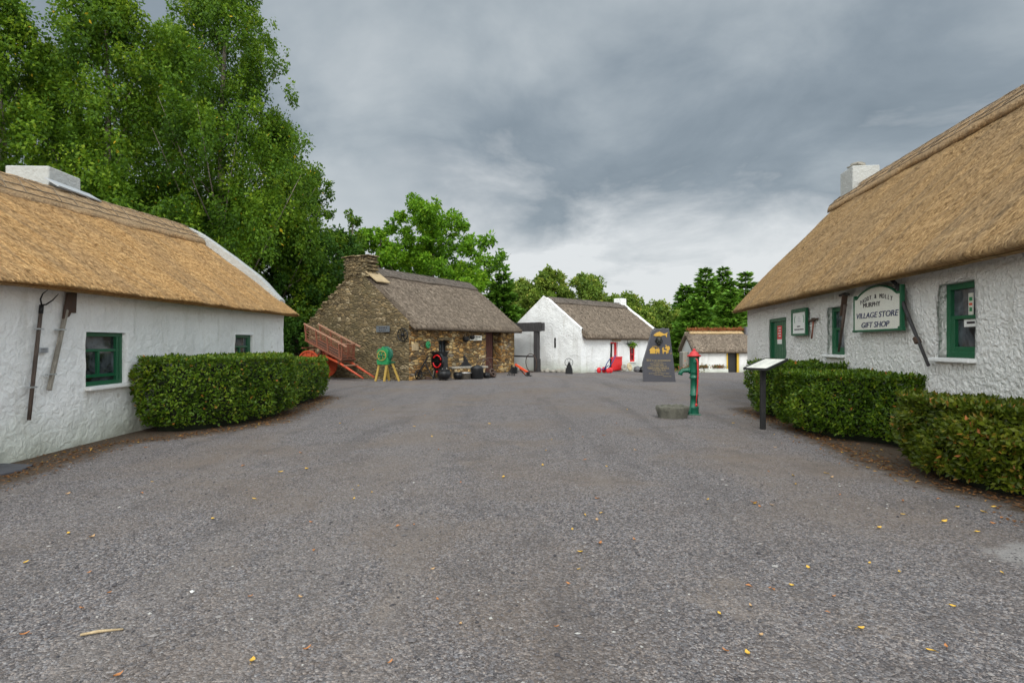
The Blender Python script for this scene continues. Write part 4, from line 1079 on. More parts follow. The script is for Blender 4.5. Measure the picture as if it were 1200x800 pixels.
# single fallen leaves scattered over the yard
rr = random.Random(23)
def leaf_mesh(i):
    mb = MB(); q = random.Random(i); l, w = 0.062, q.uniform(.030, .042)
    prof = [(0, .05), (.2, .6), (.5, 1), (.8, .6), (1, .04)]
    c = q.uniform(-.012, .02)
    vs = [(l * (t - .5), s * w * .5 * k, .004 + abs(s) * q.uniform(.004, .012) + c * (t - .5) ** 2 * 3) for t, k in prof for s in (-1, 0, 1)]
    fs = [(i * 3 + j, i * 3 + j + 3, i * 3 + j + 4, i * 3 + j + 1) for i in range(4) for j in range(2)]
    mb.add(vs, fs, 0, True); mb.tube([(-l * .5, 0, .005), (-l * .75, .004, .003)], .0012, 4)
    return mb
protos = []
for i, (mt, cw) in enumerate((('leaf_yellow', 'yellow'), ('leaf_orange', 'orange-brown'), ('leaf_tan', 'pale tan'), ('leaf_yellow', 'yellow'), ('leaf_orange', 'orange-brown'))):
    protos.append((mt, cw, leaf_mesh(i)))
done = {}
spots = [(80, 626), (104, 672), (139, 793), (30, 660), (166, 578), (485, 615), (420, 570), (703, 638), (666, 685), (678, 668), (843, 720), (877, 687), (970, 718), (1058, 588), (1174, 607), (1122, 595), (293, 700), (352, 701), (296, 776), (28, 745), (700, 585), (590, 560), (545, 510), (704, 602), (680, 648), (415, 585), (636, 546), (975, 560), (1100, 585), (902, 690), (928, 687), (850, 764)]
while len(spots) < 120:
    Y = 2.0 + 12 * rr.random() ** 1.3; px = rr.uniform(5, 1195); py = 402 + 1067 / Y
    if rr.random() < .3: px = rr.uniform(880, 1190)
    if py > 798: continue
    if interp(LB, Y) < at(px, Y) < interp(RB, Y) + .25: spots.append((px, py))
for k, (px, py) in enumerate(spots):
    Y = 1067.0 / (py - 402); x = at(px, Y)
    i = rr.choice((0, 0, 1, 2, 3, 4, 1)); mt, cw, mb = protos[i]
    if i not in done:
        o = mb.build('fallen_leaf', M[mt]); done[i] = o
    else:
        o = done[i].copy(); COL.objects.link(o)
    s = rr.uniform(.55, 1.0) * (0.78 if Y < 4.5 else 1)
    o.location = (x, Y, .006); o.rotation_euler = (rr.uniform(-.15, .15), rr.uniform(-.15, .15), rr.uniform(0, 6.28)); o.scale = (s, s, s)
    tag(o, f'small {cw} fallen leaf lying on the grey gravel', 'leaf', 'fallen leaves scattered over the gravel')
mb = MB(); mb.tube([(0, 0, .012), (.08, .008, .014), (.2, .0, .010)], [.007, .009, .005], 6); mb.build('twig', M['wood_pale'], None, (at(97, 3.12), 3.10, 0), .35, False)
tag(bpy.data.objects['twig'], 'short pale twig lying on the gravel near the lower left corner', 'twig')
mb = MB(); mb.blob((0, 0, .008), (.014, .011, .009), 0, None, .5, 2, 8, 5); o = mb.build('pebble', M['white'], None, (at(225, 3.65), 3.65, 0)); tag(o, 'single white pebble on the gravel at lower left', 'pebble')
mb = MB(); mb.prism([(-.42, -.45), (.16, -.40), (.22, .05), (.10, .34), (-.4, .40)], -.05, .025); o = mb.build('slate_slab', M['slate'], None, (-6.35, 7.08, 0), -.04, .012); tag(o, 'dark slate slab set in the ground at the foot of the left wall', 'slab')
# ------------------------------------------------------------------ things on and around the cottages
def on(root, x, y, z):
    a = root.rotation_euler.z; l = root.location
    return (l.x + math.cos(a) * x - math.sin(a) * y, l.y + math.sin(a) * x + math.cos(a) * y, l.z + z)
def hang(name, label, cat, root, x, z, out=0.0, group=None, turn=0.0):
    return thing(name, label, cat, on(root, x, -out, z), root.rotation_euler.z + turn, group)
RX = Matrix.Rotation(R(90), 4, 'X')            # stands a flat shape up in the wall plane, facing -y

# hay fork and spade on the left wall
t = hang('hay_fork', 'long wooden hay fork with two curved iron prongs clipped to the left wall', 'tool', left_cottage, 5.98, 1.44, 0.06)
mb = MB(); mb.tube([(-.14, 0, -.90), (-.03, 0, -.1), (.075, 0, .62)], [.024, .026, .024], 8); mb.build('handle', M['wood_old'], t)
mb = MB(); mb.tube([(.07, 0, .58), (.085, 0, .70)], .028, 8)
mb.tube([(.085, 0, .70), (.05, -.01, .78), (.08, -.02, .86), (.17, -.03, .93)], [.012, .011, .009, .004], 6); mb.tube([(.085, 0, .70), (.15, -.01, .71), (.26, -.02, .78), (.36, -.03, .88)], [.012, .011, .009, .004], 6)
mb.build('prongs', M['black'], t)
for z, x in ((-.45, -.085), (.36, .038)):
    mb = MB(); mb.box((x, .0, z), (.12, .06, .022)); mb.build('clip', M['steel'], t, bevel=.004)
t = hang('turf_spade', 'wooden turf spade with a square rusty blade at its top, right of the hay fork', 'tool', left_cottage, 6.42, 1.60, 0.06)
mb = MB(); mb.bar((-.22, 0, -.68), (.12, 0, .50), .055, .045, 0); mb.build('handle', M['wood_grey'], t, bevel=.008)
mb = MB(); mb.prism([(.05, .36), (.16, .40), (.20, .46), (.30, .46), (.32, .78), (.14, .76)], -.02, .02, 0, RX); mb.build('blade', M['rust'], t, bevel=.006)
for z, x in ((-.45, -.155), (.20, .035)):
    mb = MB(); mb.box((x - .03, .0, z), (.16, .06, .022)); mb.build('clip', M['steel'], t, bevel=.004)
t = hang('name_plate', 'small clear plate fixed between the hay fork and the spade', 'plate', left_cottage, 6.14, 1.50, 0.03)
mb = MB(); mb.box((0, 0, 0), (.17, .012, .075)); mb.build('plate', M['lead'], t, bevel=.003)
mb = MB()
for k in range(3): mb.box((0, -.008, .02 - .02 * k), (.11, .002, .006))
mb.build('lettering', M['letter_dark'], t)

# shop sign
t = hang('shop_sign', 'arched white shop sign in a green frame between two old tools on the right wall', 'sign', shop, 8.53, 2.12, 0.10)
sw, sh = 0.80, 0.30
def arch(w, z0, zs, zt, n=12, x0=None):
    pts = [(-w, z0), (w, z0), (w, zs)]
    for k in range(n + 1):
        a = k / n; x = (w - .10) * (1 - 2 * a); pts.append((x, zs + (zt - zs) * math.sin(math.pi * a) ** .75))
    pts.append((-w, zs)); return pts
mb = MB(); mb.prism(arch(.77, -.29, .26, .42), 0, .03, 0, RX); mb.build('board', M['cream'], t)
mb = MB()
mb.box((-.79, -.01, .0), (.04, .06, .66)); mb.box((.79, -.01, .03), (.045, .06, .72)); mb.box((0, -.012, -.305), (1.68, .065, .036))
pa = [(p[0], -.03, p[1]) for p in arch(.78, -.29, .27, .44)[2:]]
mb.tube(pa, .020, 6, 0); mb.box((.78, -.012, -.29), (.10, .07, .07))
mb.build('frame', M['green'], t, bevel=.006)
def wall_text(nm, s, size, mat_, parent, x, z, y=-.034, **k):
    return text_obj(nm, s, size, mat_, parent, Matrix.Translation((x, y, z)) @ RX, **k)
arc = 'PADDY & MOLLY'
for k, c in enumerate(arc):
    if c == ' ': continue
    q = (k - (len(arc) - 1) / 2) / (len(arc) / 2); 
    text_obj('letter', c, .105, M['letter_dark'], t, Matrix.Translation((q * .56, -.034, .265 - .085 * q * q)) @ RX @ Matrix.Rotation(-.22 * q, 4, 'Z'), sx=.95)
wall_text('lettering', 'MURPHY', .115, M['letter_dark'], t, -.14, .135, width=.60)
wall_text('lettering', 'VILLAGE STORE', .135, M['navy'], t, 0, -.045, shear=.2, width=1.42)
wall_text('lettering', 'GIFT SHOP', .135, M['navy'], t, -.04, -.21, shear=.2, width=.95)
mb = MB(); mb.box((-.55, .06, .1), (.05, .12, .05)); mb.box((.55, .06, .1), (.05, .12, .05)); mb.build('bracket', M['black'], t)

# small framed notice and hammer
t = hang('framed_notice', 'small white notice in a dark green frame beside the shop door', 'sign', shop, 4.81, 2.09, 0.07)
mb = MB(); mb.box((0, 0, 0), (.86, .03, .54)); mb.build('board', M['white'], t)
mb = MB(); mb.box((-.45, -.01, 0), (.055, .06, .62)); mb.box((.45, -.01, 0), (.055, .06, .62)); mb.box((0, -.012, -.29), (.85, .056, .05)); mb.box((0, -.012, .27), (.85, .056, .09)); mb.build('frame', M['green'], t, bevel=.006)
mb = MB()
for k, (w_, z) in enumerate(((.26, -.10), (.62, -.17))):
    n = int(w_ / .055)
    for j in range(n): mb.box((-w_ / 2 + .055 * j + .022, -.018, z), (.04 if j % 3 else .03, .003, .03))
for s in (-1, 1):
    for j in range(5): mb.blob((s * (.28 + .02 * math.sin(j)), -.018, .0 + .035 * j), (.02, .004, .018), 1, None, 0, 0, 8, 5)
for j in range(3): mb.box((0, -.018, .02 + .045 * j), (.2 - .04 * j, .003, .012), 2)
mb.build('lettering', [M['letter_dark'], M['green_bright'], M['lead']], t)
t = hang('hammer', 'red-handled slating hammer hanging on the wall between notice and narrow window', 'tool', shop, 5.56, 1.92, 0.06)
mb = MB(); mb.tube([(-.06, 0, -.22), (.01, 0, .0), (.05, 0, .19)], [.02, .018, .02], 8); mb.build('handle', M['handle_red'], t)
mb = MB(); mb.bar((-.20, 0, .17), (.30, 0, .21), .05, .055, 0, None, .04, .03); mb.box((.05, 0, .195), (.09, .06, .08)); mb.build('head', M['rust'], t, bevel=.006)
# peat slane left of the sign, scythe-like pole right of it
t = hang('peat_slane', 'dark long-handled peat tool with a cross grip on the wall left of the shop sign', 'tool', shop, 7.20, 1.98, 0.10)
mb = MB(); mb.tube([(-.20, 0, -.55), (.02, 0, .1), (.10, 0, .36)], [.022, .03, .034], 8); mb.build('handle', M['wood_old'], t)
mb = MB(); mb.bar((.02, -.02, .14), (.13, -.02, .54), .10, .03); mb.build('blade', M['rust'], t, bevel=.006)
mb = MB(); mb.tube([(-.12, -.01, .54), (.10, -.01, .55), (.27, -.01, .53)], [.026, .03, .024], 8); mb.build('grip', M['wood_black'], t)
t = hang('scythe', 'long dark scythe pole slanting down the wall right of the shop sign', 'tool', shop, 9.56, 1.90, 0.10)
mb = MB(); mb.tube([(-.40, 0, .62), (-.22, 0, .30), (.10, 0, -.15), (.44, 0, -.62)], [.032, .030, .026, .022], 8); mb.build('handle', M['wood_black'], t)
mb = MB(); mb.tube([(-.40, -.02, .62), (-.52, -.05, .72), (-.68, -.06, .775), (-.86, -.06, .77)], [.022, .02, .014, .005], 6); mb.tube([(-.38, -.02, .64), (-.46, -.03, .70), (-.58, -.04, .735), (-.74, -.05, .72)], [.014, .012, .010, .004], 6); mb.build('blade', M['black'], t)
mb = MB(); mb.box((.17, -.01, -.26), (.10, .08, .05), rot=(0, .9, 0)); mb.build('collar', M['rust'], t)

# information board
u = Vector((.77, .64, 0)); v = Vector((.64, -.77, 0)); c = Vector((4.72, 10.57, 1.20))
t = thing('information_board', 'slanted information board on a black post at the edge of the right hedge', 'information board', (4.66, 10.57, 0), 0)
a, bv = (u * .40 + Vector((0, 0, .08))), v * .215
cc = c - Vector((4.66, 10.57, 0))
n = a.cross(bv).normalized(); n = n if n.z > 0 else -n
mb = MB(); p4 = [cc - a - bv, cc - a + bv, cc + a + bv, cc + a - bv]
mb.add([q for q in p4] + [q + n * .02 for q in p4], [(3, 2, 1, 0), (4, 5, 6, 7), (0, 1, 5, 4), (1, 2, 6, 5), (2, 3, 7, 6), (3, 0, 4, 7)])
for i in range(4): mb.bar(p4[i] + n * .012, p4[(i + 1) % 4] + n * .012, .03, .042)
pn = mb.build('panel', M['black_flat'], t)
mb = MB(); q4 = [cc + (q - cc) * .955 + n * .0235 for q in p4]; mb.add(q4, [(0, 1, 2, 3)], 0)
for r_ in range(14):
    for s_ in (-1, 1):
        for k in range(6):
            if random.random() < .15 or (s_ == 1 and r_ < 5): continue
            ce = cc + n * .0255 - a * .86 + a * (1.72 * (r_ + .5) / 14) + bv * (s_ * .46 + (k - 2.5) * .125 * .9)
            du, dv_ = a.normalized() * .006, bv.normalized() * .0095
            mb.add([ce - du - dv_, ce - du + dv_, ce + du + dv_, ce + du - dv_], [(0, 1, 2, 3)], 1)
mb.build('printed_sheet', [M['cream'], M['lead']], pn, recalc=False)
mb = MB(); mb.box((0, 0, .52), (.085, .085, 1.24)); mb.build('post', M['black_flat'], t, bevel=.008)
mb = MB(); mb.box((.03, 0, 1.13), (.20, .16, .02), rot=(.0, -.2, 0)); mb.build('bracket', M['black_flat'], t)

# the hand pump
px_, py_ = at(813.5, 12.75), 12.75
t = thing('water_pump', 'green cast-iron hand pump with red cap and red handle in the yard', 'pump', (px_, py_, 0), R(-8))
mb = MB(); mb.lathe([(.105, 0), (.105, .02), (.10, .14), (.108, .15), (.108, .175), (.088, .19), (.082, .42), (.098, .425), (.098, .455), (.082, .46), (.080, .80), (.10, .81), (.102, .85), (.088, .86), (.088, .92), (.104, .93), (.106, .965), (.108, 1.26), (.118, 1.27), (.118, 1.30), (.10, 1.30)], 24); mb.build('column', M['green_pump'], t)
mb = MB(); mb.lathe([(.115, 1.30), (.150, 1.302), (.152, 1.33), (.105, 1.345), (.092, 1.385), (.06, 1.415), (.035, 1.425), (.03, 1.44), (.036, 1.455), (.022, 1.475), (.0, 1.482)], 24); mb.build('cap', M['red_pump'], t)
mb = MB(); mb.tube([(-.05, 0, .985), (-.16, 0, .995), (-.24, 0, .985), (-.29, 0, .94), (-.305, 0, .885)], [.062, .05, .045, .045, .055], 12); mb.lathe([(.075, -.012), (.075, .012)], 16, 0, Matrix.Translation((-.105, 0, .99)) @ Matrix.Rotation(R(90), 4, 'Y')); mb.build('spout', M['green_pump'], t)
mb = MB(); mb.tube([(.0, -.115, 1.24), (.03, -.135, 1.25), (.05, -.15, 1.20), (.055, -.155, .95), (.05, -.155, .70), (.03, -.16, .45), (.02, -.165, .27)], [.014, .019, .020, .017, .015, .013, .013], 10); mb.blob((.018, -.165, .235), (.028, .026, .040)); mb.build('pump_handle', M['red_pump'], t)
mb = MB(); mb.box((-.12, 0, .085), (.16, .13, .14)); mb.lathe([(.045, 0), (.045, .03)], 6, 0, Matrix.Translation((-.13, -.065, .085)) @ Matrix.Rotation(R(90), 4, 'X')); mb.box((.0, .0, .012), (.26, .26, .024)); mb.build('foot', M['green_pump'], t, bevel=.012)
mb = MB(); mb.box((0, -.11, 1.22), (.07, .04, .10)); mb.build('hinge_bracket', M['green_pump'], t, bevel=.008)

# stone trough: irregular six-sided basin
t = thing('stone_trough', 'rough mossy stone trough on the gravel beside the hand pump', 'trough', (at(788, 12.25), 12.25, 0), 0)
mb = MB(); n = 36; rings = []
def tr(a, r, z, amp=.06):
    k = max(abs(math.cos(a)), abs(math.sin(a)) * 1.0, abs(math.cos(a - R(60))), abs(math.cos(a + R(60))))
    rr_ = r / (k ** .6) * .93 * (1 + amp * noise.noise(Vector((math.cos(a) * 2.5, math.sin(a) * 2.5, z * 5))) * 2)
    return (rr_ * math.cos(a) * 1.02, rr_ * math.sin(a) * .86, z + .045 * noise.noise(Vector((math.cos(a) * 3, math.sin(a) * 3, r * 9))))
for r, z in ((.30, -.05), (.315, .04), (.33, .12), (.345, .18), (.35, .225), (.342, .25), (.312, .255), (.295, .235), (.285, .16), (.25, .10), (.02, .085)):
    rings.append([tr(2 * math.pi * k / n, r, z) for k in range(n)])
vs = [p for rg_ in rings for p in rg_]
fs = [(i * n + j, i * n + (j + 1) % n, (i + 1) * n + (j + 1) % n, (i + 1) * n + j) for i in range(len(rings) - 1) for j in range(n)]
mb.add(vs, fs, 0, True); mb.build('basin', M['trough'], t)
mb = MB(); rq = random.Random(5)
for k in range(14): mb.blob((rq.uniform(-.15, .15), rq.uniform(-.12, .12), .105), (rq.uniform(.02, .04), rq.uniform(.02, .04), .02), 0, None, .4, k, 8, 5)
mb.build('gravel_fill', M['boulder'], t)

# the slate monument
t = thing('slate_monument', 'tapered dark slate monument with gold fish, bronze head and gold inscription', 'monument', (at(755.5, 23.5), 23.6, gz(6, 23.5)), R(-5))
RXf = Matrix.Translation((0, 0, 0)) @ RX
poly = [(0.0, -.2), (1.31, -.2), (1.28, .10), (1.20, .85), (1.03, 2.12), (1.02, 2.22), (.90, 2.19), (.80, 2.235), (.66, 2.19), (.52, 2.205), (.40, 2.14), (.34, 2.13), (.30, 2.02), (.14, 1.40), (-.04, .80), (-.045, .72)]
mb = MB(); mb.prism(poly, -.30, 0, 0, RXf)
o = mb.build('slab', [M['slate'], M['slate_rough']], t, bevel=.022)
for p in o.data.polygons:
    if abs(p.normal.y) < .5: p.material_index = 1
def relief(nm, polys, mt, y=.012):
    mb = MB()
    for k, pl in enumerate(polys): mb.prism(pl, 0, y + .0015 * k, 0, RX)
    return mb.build(nm, mt, t, bevel=.004)
fx, fz = .36, 1.92
fish = [(0, 0), (.05, .06), (.13, .115), (.22, .14), (.26, .165), (.30, .135), (.38, .095), (.45, .06), (.50, .075), (.58, .12), (.60, .115), (.565, .045), (.57, -.05), (.545, -.085), (.515, -.03), (.50, .01), (.43, .0), (.36, -.015), (.30, -.045), (.25, -.02), (.16, -.035), (.07, -.03)]
relief('gold_fish', [[(fx + .02 + a * .97, fz + b_) for a, b_ in fish]], M['gold'], .018)
hx0, hz0 = .60, 1.70
mb = MB()
mb.blob((hx0, -.04, hz0), (.118, .12, .155)); mb.blob((hx0, -.005, hz0 + .06), (.128, .10, .115)); mb.blob((hx0 - .015, -.165, hz0 - .025), (.026, .04, .05)); mb.blob((hx0 - .01, -.11, hz0 - .115), (.07, .06, .05))
for s in (-1, 1):
    mb.blob((hx0 + s * .055, -.145, hz0 + .045), (.045, .022, .016)); mb.blob((hx0 + s * .07, -.12, hz0 - .05), (.045, .04, .045)); mb.blob((hx0 + s * .14, -.03, hz0 - .005), (.02, .03, .045))
mb.blob((hx0 - .012, -.155, hz0 - .088), (.042, .018, .012)); mb.box((hx0, -.01, hz0 - .15), (.13, .05, .08))
mb.build('bronze_head', M['bronze'], t)
cot_p = [(0, 0), (.30, 0), (.30, .13), (.34, .14), (.24, .25), (.08, .26), (-.04, .15), (0, .13)]
relief('gold_scene', [[(.24 + a * .75, 1.17 + b_ * .95) for a, b_ in cot_p], [(.49 + a, 1.16 + b_) for a, b_ in ((0, 0), (.04, 0), (.05, .07), (.09, .07), (.10, 0), (.13, .01), (.15, .16), (.12, .22), (.06, .20), (.03, .24), (-.01, .18), (0, .10))]], M['gold'])
mb = MB(); mb.tube([(.30, -.012, 1.40), (.36, -.012, 1.455), (.48, -.012, 1.46), (.60, -.012, 1.40), (.61, -.012, 1.36)], .012, 6); mb.build('gold_line', M['gold'], t)
pony = [(0, 0), (.03, 0), (.04, .08), (.13, .09), (.15, 0), (.18, 0), (.18, .10), (.24, .11), (.23, .14), (.11, .15), (.05, .16), (.03, .23), (.06, .27), (0, .26), (-.03, .20), (-.01, .12)]
relief('gold_animal', [[(.76 + a, 1.16 + b_) for a, b_ in pony]], M['gold'])
relief('gold_animal', [[(.90 + a, 1.20 + b_) for a, b_ in ((.04, 0), (.09, 0), (.10, .10), (.15, .16), (.14, .25), (.08, .29), (.03, .26), (.0, .34), (-.03, .33), (-.01, .25), (-.06, .20), (-.05, .17), (.01, .18), (.03, .10))], [(1.08, 1.16), (1.11, 1.16), (1.11, 1.19), (1.08, 1.19)]], M['gold'])
mb = MB(); rq = random.Random(9)
rows = [(.06, .30, .955, .012), (.10, 1.08, .885, .034), (.38, .75, .81, .016), (.24, .88, .755, .018), (.30, .78, .70, .018), (.20, .92, .645, .018), (.14, 1.0, .585, .022), (.16, 1.02, .545, .020), (.35, .88, .475, .028), (.45, .70, .41, .016), (.2, 1.02, .35, .018), (.40, .8, .29, .014), (.75, 1.12, .23, .016)]
for x0, x1, z, hh in rows:
    x = x0
    while x < x1:
        w_ = rq.uniform(.4, .9) * hh; 
        if rq.random() > .16: mb.box((x + w_ / 2, -.004, z), (w_, .006, hh * (1 if rq.random() < .8 else .75)))
        x += w_ + hh * .28
mb.build('inscription', M['gold_dull'], t)

# ---- in front of the stone forge
t = hang('name_plaque', 'grey metal plaque on the stone gable above the green machine', 'plaque', forge, 0, 2.22, .0)
t.location = on(forge, -.07, 1.42, 2.22); t.rotation_euler.z = forge.rotation_euler.z - R(90)
mb = MB(); mb.box((0, 0, 0), (.78, .03, .27)); mb.build('plate', M['lead'], t, bevel=.01)
t.children[0].data.materials[0] = painted('grey_plaque', (.10, .115, .13), .5, .2)
mb = MB()
for z, ws in ((.055, (.09, .07, .10, .06)), (-.055, (.06, .06, .06, .06))):
    x = -.22
    for w_ in ws: mb.box((x + w_ / 2, -.018, z), (w_, .004, .055)); x += w_ + .05
mb.build('lettering', M['letter_dark'], t)
def spoked_wheel(name, parent, Rr, r, hub, ns, mats, M0, w=None, rs=.014, hubl=.05):
    mb = MB(); mb.ring(Rr, r, 28, 6, 0, M0); o = mb.build('rim', mats[0], parent)
    mb = MB()
    for k in range(ns):
        a = 2 * math.pi * k / ns
        mb.bar((hub * .6 * math.cos(a), hub * .6 * math.sin(a), 0), ((Rr - r * .5) * math.cos(a), (Rr - r * .5) * math.sin(a), 0), rs * 2, rs * 1.6, 0, M0)
    mb.lathe([(hub, -hubl), (hub * 1.1, 0), (hub, hubl)], 14, 0, M0)
    return mb.build('spokes', mats[1], parent)
t = thing('spoked_wheel', 'black iron wheel hung on the stone gable right of the plaque', 'wheel', on(forge, -.09, .28, 1.96), forge.rotation_euler.z - R(90))
spoked_wheel('wheel', t, .27, .026, .06, 6, (M['black'], M['black']), RX)
t = thing('green_disc', 'small green iron disc fixed on the stone front near its corner', 'disc', on(forge, 1.2, -.06, 1.53), forge.rotation_euler.z)
mb = MB(); mb.lathe([(.17, 0), (.17, .03), (.13, .05), (.05, .045), (.03, .08)], 9, 0, RX, False); mb.build('disc', M['green_bright'], t, bevel=.006)
mb = MB(); mb.lathe([(.03, .08), (.03, .1)], 8, 0, RX); mb.build('bolt', M['black'], t)
t = thing('white_sign', 'small white lettered board under the forge eave left of its doorway', 'sign', on(forge, 5.0, -.08, 1.86), forge.rotation_euler.z)
mb = MB(); mb.box((0, 0, 0), (1.08, .03, .25)); mb.build('board', M['cream'], t, bevel=.006)
mb = MB(); x = -.38
for w_ in (.10, .05, .07, .16, .05, .12): mb.box((x + w_ / 2, -.018, .045), (w_, .004, .06)); x += w_ + .045
for k in range(3): mb.box((-.1 + .09 * k, -.018, -.055), (.06, .004, .05))
mb.build('lettering', M['letter_dark'], t)
def hanging_pot(x, z, r, lab):
    t = thing('hanging_pot', lab, 'pot', on(forge, x, -.24, z), forge.rotation_euler.z, 'black pots hung under the forge eave')
    mb = MB(); mb.lathe([(r * .3, -r * .9), (r * .8, -r * .6), (r, 0), (r * .85, r * .5), (r * .95, r * .62)], 16); mb.build('pot', M['black'], t)
    mb = MB(); mb.tube([(-r * .9, 0, r * .55), (-r * .6, 0, r * 1.3), (0, 0, r * 1.6), (r * .6, 0, r * 1.3), (r * .9, 0, r * .55)], .012, 6); mb.tube([(0, 0, r * 1.6), (0, .2, r * 1.75)], .014, 6); mb.build('handle', M['black'], t)
hanging_pot(3.88, 1.80, .17, 'rounder left one of two black pots under the forge eave')
hanging_pot(4.45, 1.90, .13, 'smaller black pot hanging against the white lettered board')

# green chaff cutter on mustard legs
t = thing('chaff_cutter', 'bright green chaff cutting machine on mustard wooden legs by the stone gable', 'machine', (at(450, 24.0), 24.0, 0), forge.rotation_euler.z - R(90) + .25)
for p0, p1 in (((-.30, -.18, 0), (-.19, -.02, .80)), ((.14, -.25, 0), (.17, -.05, .80)), ((.64, .12, 0), (.34, .08, .76)), ((.05, .35, 0), (.02, .15, .80))):
    mb = MB(); mb.bar(p0, p1, .085, .075); mb.build('leg', M['yellow_wood'], t, bevel=.008)
mb = MB(); mb.prism([(-.24, .70), (.24, .70), (.27, .86), (.22, 1.0), (.26, 1.26), (.16, 1.40), (.06, 1.37), (.0, 1.46), (-.06, 1.37), (-.18, 1.36), (-.26, 1.22), (-.20, 1.0), (-.27, .86)], -.16, .16, 0, RX); mb.lathe([(.30, -.08), (.335, 0), (.30, .08)], 24, 1, Matrix.Translation((.08, .02, 1.14)) @ RX); mb.build('housing', [M['green_bright'], M['green_pump']], t, bevel=.01)
mb = MB(); Mw = Matrix.Translation((0, -.22, 1.08)) @ RX; mb.ring(.20, .016, 24, 6, 0, Mw)
for k in range(5): a = k * 1.2566; mb.tube([(0, 0, 0), (.1 * math.cos(a + .3), .1 * math.sin(a + .3), 0), (.20 * math.cos(a), .20 * math.sin(a), 0)], .012, 5, 0, Mw)
mb.lathe([(.05, -.03), (.05, .05)], 10, 1, Mw); mb.build('flywheel', [M['yellow_wood'], M['green_pump']], t)
mb = MB(); mb.box((.30, .05, .79), (.34, .12, .05)); mb.build('feed_tray', M['green_pump'], t, bevel=.006)

# the red slatted cart, tipped on its shafts
ca = math.atan2(-.375, .927)
hub = Vector((at(362.5, 24.9), 24.9))
t = thing('farm_cart', 'red slatted farm cart tipped forward onto its orange shafts by the stone gable', 'cart', (hub.x, hub.y, gz(hub.x, hub.y)), ca)
Wd = 0.98
def rail_z(x): return 2.36 - .44 * (x + .25)
def floor_z(x): return 1.68 - .44 * (x + .25)
for side, y in (('near', 0.06), ('far', Wd)):
    mb = MB()
    mb.bar((-.35, y, rail_z(-.35)), (1.95, y, rail_z(1.95)), .07, .06, 1)
    mb.bar((-.28, y, floor_z(-.28)), (1.70, y, floor_z(1.70)), .07, .08, 0)
    for k in range(4):
        x = -.22 + .60 * k; dx = -.12 if k < 3 else -.05
        mb.bar((x, y - .012 * (1 if side == 'near' else -1), floor_z(x)), (x + dx * .6, y - .012 * (1 if side == 'near' else -1), rail_z(x + dx * .6)), .05, .055, 0)
    for j in range(1, 6):
        q = j / 6; f = lambda x: floor_z(x) + (rail_z(x) - floor_z(x)) * q
        mb.bar((-.25, y, f(-.25)), (1.62, y, f(1.62)), .020, .026, 0)
    mb.build('side_rack', [M['cart_red'], M['cart_rail']], t)
mb = MB()
for j in range(0, 7):
    q = j / 7; z = floor_z(1.62) + (rail_z(1.62) - floor_z(1.62)) * q
    mb.bar((1.62 + .05 * q, .08, z), (1.62 + .05 * q, Wd - .02, z), .03, .045, 0)
mb.bar((1.68, -.12, rail_z(1.66)), (1.68, Wd + .10, rail_z(1.66)), .05, .05, 1)
for y in (.10, .5, Wd - .04): mb.bar((1.63, y, floor_z(1.63)), (1.69, y, rail_z(1.66)), .045, .05, 0)
mb.build('front_rack', [M['cart_red'], M['cart_rail']], t)
mb = MB()
for k in range(6): y = .12 + .15 * k; mb.bar((-.28, y, floor_z(-.28) - .02), (1.68, y, floor_z(1.68) - .02), .14, .03)
mb.build('floor', M['rust'], t)
for y in (.12, Wd - .08):
    mb = MB(); mb.tube([(.75, y, .98), (1.55, y, .68), (2.15, y - .02, .38), (2.78, y - .04 , .07)], [.05, .055, .05, .036], 8); mb.build('shaft', M['wheel_red'], t)
mb = MB(); mb.bar((1.85, .02, .60), (1.85, Wd, .60), .05, .05, 1); mb.bar((1.55, .0, .74), (1.55, Wd + .04, .74), .07, .07, 0); mb.bar((-.4, .0, 1.34), (-.4, Wd + .04, 1.34), .06, .06, 0); mb.build('crossbar', [M['cart_red'], M['cart_rail']], t)
mb = MB(); mb.bar((0, -.08, .62), (0, Wd + .12, .62), .07, .07); mb.box((0, .25, .95), (.10, .10, .66)); mb.box((0, Wd - .25, .95), (.10, .10, .66)); mb.build('axle', M['cart_red'], t)
for y in (-.06, Wd + .10):
    mb = MB(); Mw = Matrix.Translation((0, y, .62)) @ RX
    mb.lathe([(.56, -.03), (.62, -.03), (.62, .03), (.56, .03), (.56, -.03)], 36, 0, Mw, False)
    for k in range(10):
        a = 2 * math.pi * k / 10; mb.bar((.07 * math.cos(a), .07 * math.sin(a), 0), (.57 * math.cos(a), .57 * math.sin(a), 0), .05, .045, 0, Mw, .04, .04)
    mb.lathe([(.05, -.11), (.085, -.07), (.095, 0), (.085, .07), (.05, .12)], 16, 0, Mw); mb.build('wheel', M['wheel_red'], t)

